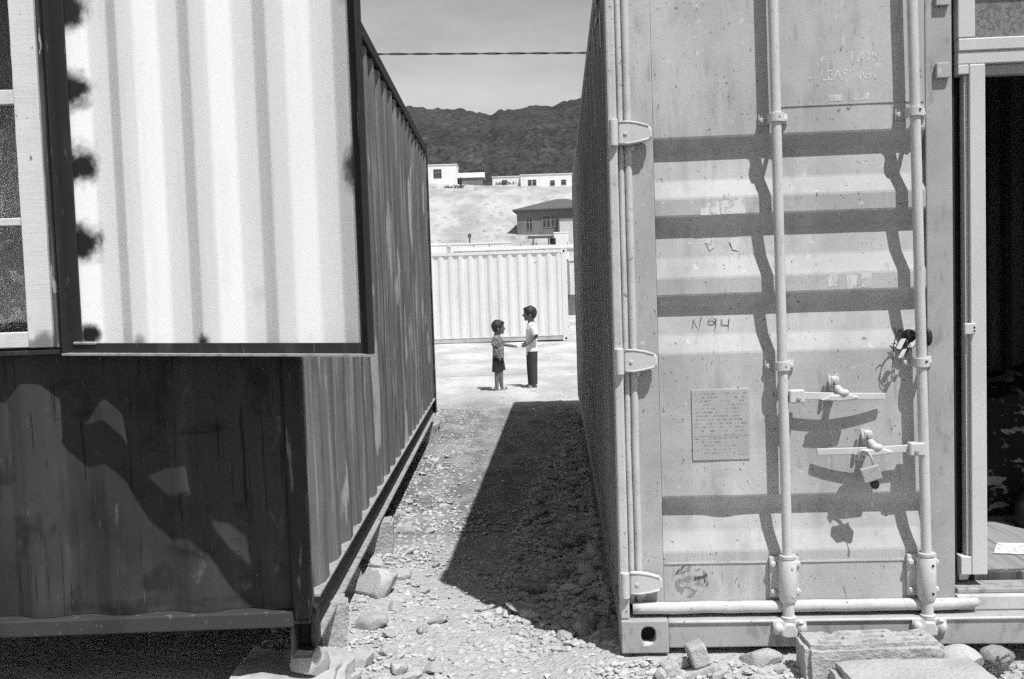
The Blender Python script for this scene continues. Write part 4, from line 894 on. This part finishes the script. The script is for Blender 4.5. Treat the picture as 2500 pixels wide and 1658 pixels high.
gravel('gravel', pale, M['stone_pale']); gravel('gravel', grey, M['stone'])
# weed
wd = empty('weed', (1.53, 3.03, gz(1.53, 3.03)), 0, label='low dark weed growing under the shop threshold', cat='plant')
mb = MB(); ml = MB(); rr = random.Random(5)
for q in range(34):
    a = rr.uniform(0, 6.28); ln = rr.uniform(.05, .13); tip = Vector((math.cos(a) * ln, math.sin(a) * ln * .8, rr.uniform(.02, .10)))
    st = [tuple(tip * t + Vector((0, 0, .03 * math.sin(t * 3)))) for t in (0, .5, 1)]; mb.tube(st, .0013, 4)
    for h in range(7):
        t = rr.uniform(.25, 1); p = tip * t + Vector((0, 0, .03 * math.sin(t * 3))); d = Vector((rr.uniform(-1, 1), rr.uniform(-1, 1), rr.uniform(-.2, .8))).normalized() * rr.uniform(.008, .016); sd_ = d.cross(Vector((0, 0, 1))).normalized() * .004
        ml.add([p, p + d * .5 + sd_, p + d, p + d * .5 - sd_], [(0, 1, 2, 3)])
mb.build('stem', M['leaf'], wd); ml.build('leaves', M['leaf'], wd, kind='stuff')

# ------------------------------------------------------------------ cable overhead
mb = MB()
for ph in (0, math.pi):
    mb.tube([(x, 14 + .010 * math.cos(x * 9 + ph), 4.86 - .026 * x + .0006 * x * x + .010 * math.sin(x * 9 + ph)) for x in np.arange(-26, 26.1, .12)], .0085, 5)
mb.build('cable', M['cable'], None, label='thin twisted overhead cable crossing the sky above the passage', cat='cable')

# ------------------------------------------------------------------ buildings beyond
def house(name, label, x0, x1, y0, y1, z0, z1, ma, wins=(), roof='flat', rm=None, over=.12, rz=0, cat='house', group=None):
    h = empty(name, (x0, y0, z0), R(rz), label=label, cat=cat, group=group); W_, D_, H_ = x1 - x0, y1 - y0, z1 - z0
    MB().box(0, W_, 0, D_, -3.5, H_).build('wall', ma, h)
    if roof == 'flat': MB().box(-over, W_ + over, -over, D_ + over, H_ + .002, H_ + .10).build('roof', rm or ma, h)
    elif roof == 'hip':
        o_ = over; r_ = roof_h; mb = MB(); k_ = min(D_ / 2, W_ / 2)
        mb.add([(-o_, -o_, H_), (W_ + o_, -o_, H_), (W_ + o_, D_ + o_, H_), (-o_, D_ + o_, H_), (k_, D_ / 2, H_ + r_), (W_ - k_, D_ / 2, H_ + r_), (-o_, -o_, H_ - .12), (W_ + o_, -o_, H_ - .12), (W_ + o_, D_ + o_, H_ - .12), (-o_, D_ + o_, H_ - .12)],
               [(0, 1, 5, 4), (1, 2, 5), (2, 3, 4, 5), (3, 0, 4), (6, 9, 8, 7), (0, 6, 7, 1), (1, 7, 8, 2), (2, 8, 9, 3), (3, 9, 6, 0)]); mb.build('roof', rm, h)
    elif roof == 'shed':
        mb = MB(); mb.prism([(-.2, H_ + .02), (-.2, H_ + .12), (D_ * .6, H_ + roof_h), (D_ + .2, H_ + .3), (D_ + .2, H_ + .2)], -.3, W_ + .3, 'x'); mb.build('roof', rm, h)
    for (a, b, c, d, bars) in wins:
        f = MB().box(a - .06, b + .06, -.05, .01, c - .06, c).box(a - .06, b + .06, -.05, .01, d, d + .06).box(a - .06, a, -.05, .01, c, d).box(b, b + .06, -.05, .01, c, d).build('window', M['wframe'], h)
        MB().box(a, b, -.004, .004, c, d).build('pane', M['glassdark'], f)
        for q in range(1, bars + 1): x = a + (b - a) * q / (bars + 1); MB().box(x - .03, x + .03, -.035, -.005, c, d).build('mullion', M['wframe'], f)
        MB().box(a, b, -.036, -.006, c + (d - c) * .62, c + (d - c) * .62 + .06).build('crossbar', M['wframe'], f)
    return h
E_ = EYE; ww = M['whitewall']; roof_h = 1.1
house('ridge_house', 'small white ridge house with a three-light window, beside the standing person', -12.75, -7.95, 150, 156, 17.0 + E_, 19.9 + E_, ww, [(1.15, 2.35, .85, 2.2, 2)])
house('ridge_shed', 'white sloping-roofed shed beside the white ridge house', -7.6, -3.9, 152, 156, 17.2 + E_, 17.95 + E_, M['greywall'], (), 'shed', ww)
house('ridge_house', 'lowest white house on the ridge with one square window', -2.35, 2.1, 154, 159, 16.6 + E_, 18.15 + E_, ww, [(1.6, 2.4, .3, 1.0, 0)])
house('ridge_house', 'long white flat-roofed ridge house with a double window and two small windows', 2.2, 13.5, 150, 156, 15.9 + E_, 17.85 + E_, ww, [(1.2, 1.72, .25, 1.15, 0), (1.92, 2.45, .25, 1.15, 0), (4.75, 5.4, .2, .95, 0), (6.5, 7.2, .25, 1.0, 0)])
for (x, y, w_, lb) in ((-8.0, 143, 3.0, 'low dark brush bank below the standing person on the ridge'), (-.2, 151, 3.0, 'low dark brush bank in front of the lowest white house')):
    mb = MB(); rr = random.Random(int(w_ * 10 + y))
    for q in range(46):
        a = rr.uniform(-1, 1); mb.tube([(a * w_ / 2 + rr.uniform(-.2, .2), rr.uniform(-.3, .3), -.1), (a * w_ / 2 + rr.uniform(-.5, .5), rr.uniform(-.4, .4), rr.uniform(.15, .45))], [.06, .02], 5)
    mb.build('brush_bank', M['roof'], None, label=lb, cat='brush', loc=(x, y, base_z(x, y) + .1))
roof_h = 1.35
house('grey_house', 'grey hip-roofed house with dark paired windows on the slope', .95, 10.0, 100, 108, 5.55 + E_, 8.25 + E_, M['greywall'], [(1.0, 1.62, .55, 1.75, 1), (2.75, 3.5, .75, 1.95, 1), (3.65, 4.4, .8, 2.0, 1)], 'hip', M['roof'], .45, -6)
house('lean_to', 'pale block lean-to built against the right of the grey house', 5.3, 9.0, 96.5, 99.5, 4.6 + E_, 6.9 + E_, M['stone_pale'], (), 'flat', M['roof'])
# sticks-and-beam shelter, white tank box, pole, below the grey house
sh = empty('shelter', (1.7, 78, base_z(1.7, 78)), 0, label='rough open shelter with a dark beam roof below the grey house', cat='shelter')
zt = 3.78 * 78 / 70 + E_ - base_z(1.7, 78)
MB().box(-.1, 2.0, -.3, .8, zt - .14, zt + .02).build('roof_beam', M['roof'], sh)
for (a, b) in ((.35, .1), (1.65, 1.45), (1.85, 1.85)): MB().tube([(b, 0, -.3), (a, 0, zt - .15)], .06, 6).build('post', M['roof'], sh)
mb = MB(); mb.box(1.75, 2.2, -.1, .7, -.3, zt - .2); mb.build('dark_panel', M['dark'], sh)
house('white_hut', 'small white box hut beside the open shelter', 3.78, 4.98, 78, 79.4, base_z(4, 78), 3.96 * 78 / 70 + E_, ww, (), 'flat', ww, .03, cat='hut')
MB().tube([(0, 0, -.3), (0, 0, 3.9)], [.06, .05], 8).box(-.12, .12, -.05, .05, 3.6, 3.85).build('post', M['roof'], None, label='short dark post standing on the slope above the white building', cat='post', loc=(-2.75, 66, base_z(-2.75, 66)))
# white flat building and long veranda behind the far container
house('white_building', 'long white building with a flat parapet behind the veranda roof', -9.0, .1, 55, 61, 0, 2.62 + E_, ww, (), 'flat', ww, .03, cat='building')
vb = empty('veranda_building', (-2.5, 42, 0), 0, label='long low grey building with a white projecting roof edge behind the cream container', cat='building')
MB().box(0, 4.85, 1.4, 4, -.4, 3.08).build('wall', M['greywall'], vb)
MB().box(-.05, 5.9, -.2, 4.2, 3.10, 3.26).build('roof', ww, vb)
for i in range(4): MB().tube([(.3 + i * 1.25, .1, -.4), (.3 + i * 1.25, .1, 3.098)], .05, 8).build('column', M['wframe'], vb)
for i in range(8):
    MB().box(.2 + i * .7, .24 + i * .7, .0, .04, 3.2605, 3.30 + .05 * (i % 3)).build('roof_peg', M['roof'], vb)
MB().prism([(-1.2, .0), (-1.2, 2.9), (-.1, 3.05), (-.1, .0)], 1.6, 2.4).build('end_panel', M['greywall'], vb)
MB().tube([(-1.15, 1.5, 2.2), (-.1, 1.5, 3.0)], .06, 6).build('brace', M['wframe'], vb)
house('white_wall_house', 'white plastered house end with a small dark opening behind the dark container', -6.5, -2.75, 41, 44, 0, 1.95 + E_, ww, [(2.70, 3.05, 2.62, 2.98, 0)], 'flat', ww, .02, cat='house')
house('white_building', 'white plain building glimpsed beside the far end of the cream container', 3.0, 12, 47, 53, -.1, 1.25 + E_, ww, (), 'flat', ww, .05, cat='building')
MB().box(0, 9, 0, .3, -.3, 1.05).build('low_wall', M['greywall'], None, label='low grey wall in front of the plain white building', cat='wall', loc=(2.6, 44.5, base_z(3, 44)))

# ------------------------------------------------------------------ people
def remesh(mb, name, vox, smooth_it=3):
    me = mb.mesh(name); ob = bpy.data.objects.new('tmp', me); col.objects.link(ob)
    md = ob.modifiers.new('r', 'REMESH'); md.mode = 'VOXEL'; md.voxel_size = vox; md.use_smooth_shade = True
    ms = ob.modifiers.new('s', 'SMOOTH'); ms.factor = .5; ms.iterations = smooth_it
    bpy.context.view_layer.update()
    out = bpy.data.meshes.new_from_object(ob.evaluated_get(bpy.context.evaluated_depsgraph_get())); out.name = name
    bpy.data.objects.remove(ob); bpy.data.meshes.remove(me)
    for p in out.polygons: p.use_smooth = True
    return out
def limb(mb, pts, rad, n=14):
    """chain with round joints"""
    mb.tube(pts, rad, n)
    for p, r in zip(pts, rad): mb.ell(p, (r, r, r), 12, 8)
def hand(mb, wrist, direction, side, s=1.0, curl=.5):
    d = Vector(direction).normalized(); up_ = Vector((0, 0, 1)); 
    if abs(d.z) > .8: up_ = Vector((1, 0, 0))
    lat = d.cross(up_).normalized(); nrm = lat.cross(d).normalized(); W_ = Vector(wrist); palm = W_ + d * .030 * s
    mb.ell(palm, (.022 * s, .020 * s, .022 * s), 12, 8); mb.tube([W_, palm + d * .012 * s], [.014 * s, .020 * s], 10)
    for k, ln in enumerate((.036, .042, .039, .030)):
        b_ = palm + d * .016 * s + nrm * (.013 - .0085 * k) * s; t1 = b_ + d * ln * .55 * s; t2 = t1 + (d * (1 - curl) - lat * curl * side).normalized() * ln * .5 * s
        mb.tube([b_, t1, t2], [.0058 * s, .0054 * s, .0042 * s], 8)
    b_ = W_ + d * .016 * s + nrm * .014 * s; mb.tube([b_, b_ + (d * .7 + nrm * .8) * .020 * s, b_ + (d * 1.2 + nrm * .8) * .032 * s], [.0075 * s, .0065 * s, .005 * s], 8)
def child(name, loc, rz, label, k, vox=.0055, hands=True):
    """k: landmarks; x forward, y left, z up"""
    p = empty(name, loc, rz, label=label, cat='person'); P_ = k
    b_ = MB()
    hc = Vector(P_['head']); hr = P_['hr']
    b_.ell(hc, (hr * .86, hr * .74, hr), 20, 14); b_.ell(hc + Vector((hr * .18, 0, -hr * .42)), (hr * .62, hr * .56, hr * .55), 16, 10)
    b_.ell(hc + Vector((hr * .86, 0, -hr * .22)), (hr * .16, hr * .11, hr * .17), 10, 8)                                   # nose
    b_.ell(hc + Vector((hr * .70, 0, -hr * .58)), (hr * .14, hr * .26, hr * .07), 10, 8); b_.ell(hc + Vector((hr * .60, 0, -hr * .82)), (hr * .20, hr * .24, hr * .14), 10, 8)
    for s in (1, -1): b_.ell(hc + Vector((-hr * .05, s * hr * .76, -hr * .18)), (hr * .17, hr * .08, hr * .24), 10, 8)
    nk = Vector(P_['neck']); b_.tube([hc + Vector((-.01, 0, -hr * .5)), nk, nk - Vector((0, 0, .06))], [hr * .45, hr * .45, hr * .6], 14)
    b_.rings(P_['torso'], 20)
    for s in (1, -1):
        kn = 'L' if s == 1 else 'R'
        limb(b_, P_['leg' + kn], P_['legr']); a = P_['leg' + kn][-1]
        b_.ell((a[0] + .035 * P_['fs'], a[1], .028), (.075 * P_['fs'], .030 * P_['fs'], .026), 14, 8); b_.ell((a[0] - .02, a[1], .03), (.03, .026, .03), 10, 8)
        limb(b_, P_['arm' + kn], P_['armr']); A = [Vector(q) for q in P_['arm' + kn]]
        if hands: hand(b_, A[-1], A[-1] - A[-2] + Vector(P_.get('bend' + kn, (0, 0, 0))), s, P_['hs'], P_.get('curl' + kn, .4))
    link('body', remesh(b_, 'body', vox), M['skin'], p)
    h_ = MB(); h_.ell(hc + Vector((-hr * .12, 0, hr * .14)), (hr * .92, hr * .84, hr * .95), 22, 14); h_.ell(hc + Vector((-hr * .30, 0, -hr * .25)), (hr * .62, hr * .72, hr * .52), 16, 10); h_.ell(hc + Vector((hr * .30, 0, hr * .62)), (hr * .58, hr * .62, hr * .34), 16, 10)
    for q in range(60):
        a, e = random.uniform(0, 6.28), random.uniform(.15, 1.5); d = Vector((math.cos(a) * math.cos(e), math.sin(a) * math.cos(e), math.sin(e))); h_.ell(hc + Vector((-hr * .12, 0, hr * .14)) + Vector((d.x * hr * .88, d.y * hr * .8, d.z * hr * .92)), (hr * .09, hr * .09, hr * .09), 6, 5)
    link('hair', remesh(h_, 'hair', vox * 1.1, 1), M['hair'], p)
    for s in (1, -1): MB().ell(hc + Vector((hr * .76, s * hr * .30, -hr * .04)), (hr * .07, hr * .12, hr * .06), 10, 6).build('eye', M['black'], p, smooth='all')
    for (nm, rings_, tubes, ma, v_) in P_['clothes']:
        c_ = MB()
        if rings_: c_.rings(rings_, 22)
        for (pts, rads) in tubes: c_.tube(pts, rads, 16)
        link(nm, remesh(c_, nm, vox * 1.2, 2), ma, p)
    for s in ('L', 'R'):
        a = P_['leg' + s][-1]; f_ = P_['fs']; mb = MB(); mb.prism([(a[0] + .10 * f_ * math.cos(t) * (1 if math.cos(t) > 0 else .62) + .02, a[1] + .036 * f_ * math.sin(t)) for t in [2 * math.pi * i / 18 for i in range(18)]], .0, .012, 'z')
        mb.tube([(a[0] + .05 * f_, a[1] - .034 * f_, .012), (a[0] + .045 * f_, a[1], .060), (a[0] + .05 * f_, a[1] + .034 * f_, .012)], [.010, .014, .010], 8); mb.build('sandal', M['sandal'], p)
    return p
# smaller boy, facing the other, arm held out
small = dict(head=(.022, 0, .928), hr=.102, neck=(.0, 0, .82), hs=.78, fs=.80,
    torso=[(0, 0, .47, .066, .088), (.002, 0, .52, .072, .092), (.008, 0, .60, .075, .088), (.004, 0, .68, .074, .092), (-.002, 0, .75, .066, .105), (-.004, 0, .795, .045, .085), (-.002, 0, .82, .035, .04)],
    legL=[(.012, .045, .47), (.030, .045, .27), (.040, .05, .055)], legR=[(-.015, -.045, .47), (-.018, -.045, .27), (-.030, -.048, .055)], legr=[.058, .040, .027],
    armR=[(-.025, -.118, .765), (-.045, -.130, .63), (.010, -.135, .515)], armL=[(.0, .112, .765), (.085, .135, .665), (.235, .17, .635)], armr=[.034, .026, .020], bendR=(.02, 0, -.05), curlL=.6,
    clothes=[('shirt', [(.004, 0, .478, .084, .106), (.006, 0, .54, .083, .103), (.010, 0, .62, .083, .099), (.004, 0, .70, .081, .103), (-.002, 0, .755, .072, .115), (-.004, 0, .795, .052, .095), (-.002, 0, .822, .042, .048)], [([(-.022, -.085, .775), (-.028, -.122, .75), (-.042, -.130, .665)], [.044, .046, .049]), ([(0, .085, .775), (.02, .118, .745), (.058, .128, .692)], [.044, .046, .046])], M['pshirt'], 1),
             ('shorts', [(.0, 0, .44, .082, .106), (0, 0, .50, .078, .100), (0, 0, .535, .074, .094)], [([(-.010, -.045, .48), (-.022, -.048, .38), (-.030, -.050, .278)], [.068, .064, .064]), ([(.014, .045, .48), (.034, .050, .38), (.050, .054, .290)], [.068, .062, .060])], M['shorts'], 1)])
child('person', (-.215, 13.60, gz(-.215, 13.60)), 0, 'small child in a printed shirt and dark shorts holding out one arm', small)
tall = dict(head=(.018, 0, 1.108), hr=.108, neck=(-.002, 0, .985), hs=.88, fs=.92,
    torso=[(0, 0, .54, .070, .095), (0, 0, .60, .072, .096), (.004, 0, .70, .070, .092), (.002, 0, .80, .074, .100), (-.004, 0, .89, .068, .120), (-.004, 0, .945, .046, .098), (-.004, 0, .985, .037, .04)],
    legL=[(-.004, .048, .55), (-.006, .048, .31), (-.012, .05, .055)], legR=[(.012, -.048, .55), (.022, -.048, .31), (.022, -.05, .055)], legr=[.064, .046, .030],
    armL=[(-.022, .128, .915), (-.072, .152, .775), (.085, .150, .655)], armR=[(0, -.128, .915), (-.025, -.140, .775), (.10, -.10, .66)], armr=[.036, .028, .021], bendL=(.03, -.04, -.01), bendR=(.04, .03, 0), curlL=.7, curlR=.7,
    clothes=[('tshirt', [(.0, 0, .500, .090, .116), (0, 0, .57, .088, .113), (.004, 0, .68, .085, .106), (.002, 0, .79, .085, .111), (-.004, 0, .885, .078, .130), (-.004, 0, .945, .054, .108), (-.004, 0, .982, .045, .050)], [([(-.020, .098, .925), (-.03, .135, .89), (-.060, .150, .795)], [.048, .052, .056]), ([(0, -.098, .925), (-.006, -.135, .89), (-.024, -.142, .80)], [.048, .052, .054])], M['tshirt'], 1),
             ('trousers', [(0, 0, .50, .084, .108), (0, 0, .58, .080, .104), (0, 0, .62, .076, .1)], [([(-.003, .048, .55), (-.006, .05, .31), (-.014, .052, .062)], [.080, .066, .054]), ([(.010, -.048, .55), (.022, -.05, .31), (.022, -.052, .062)], [.080, .064, .052])], M['trouser'], 1)])
child('person', (.292, 13.86, gz(.292, 13.86)), math.pi, 'taller child in a white t-shirt and dark trousers with hands held forward', tall)
# figure far up on the ridge
far = dict(head=(.01, 0, 1.50), hr=.11, neck=(0, 0, 1.36), hs=1.0, fs=1.1,
    torso=[(0, 0, .80, .10, .15), (0, 0, .95, .10, .14), (0, 0, 1.1, .10, .15), (0, 0, 1.25, .10, .19), (0, 0, 1.33, .06, .14), (0, 0, 1.37, .05, .05)],
    legL=[(0, .08, .80), (0, .08, .42), (0, .09, .06)], legR=[(.02, -.08, .80), (.03, -.08, .42), (.0, -.09, .06)], legr=[.085, .06, .04],
    armL=[(0, .20, 1.28), (.0, .25, 1.03), (.10, .22, .83)], armR=[(0, -.20, 1.28), (.0, -.25, 1.03), (.10, -.22, .83)], armr=[.05, .04, .03],
    clothes=[('coat', [(0, 0, .62, .17, .21), (0, 0, .9, .14, .19), (0, 0, 1.1, .13, .18), (0, 0, 1.27, .12, .22), (0, 0, 1.37, .06, .07)], [([(0, .17, 1.29), (0, .25, 1.03), (.09, .22, .86)], [.07, .065, .05]), ([(0, -.17, 1.29), (0, -.25, 1.03), (.09, -.22, .86)], [.07, .065, .05])], M['shorts'], 1),
             ('trousers', None, [([(0, .08, .80), (0, .09, .07)], [.10, .075]), ([(.02, -.08, .80), (0, -.09, .07)], [.10, .075])], M['trouser'], 1)])
child('person', (-7.12, 145, gz(-7.12, 145)), R(-70), 'distant standing person in dark clothes beside the white ridge house', far, .022, True)
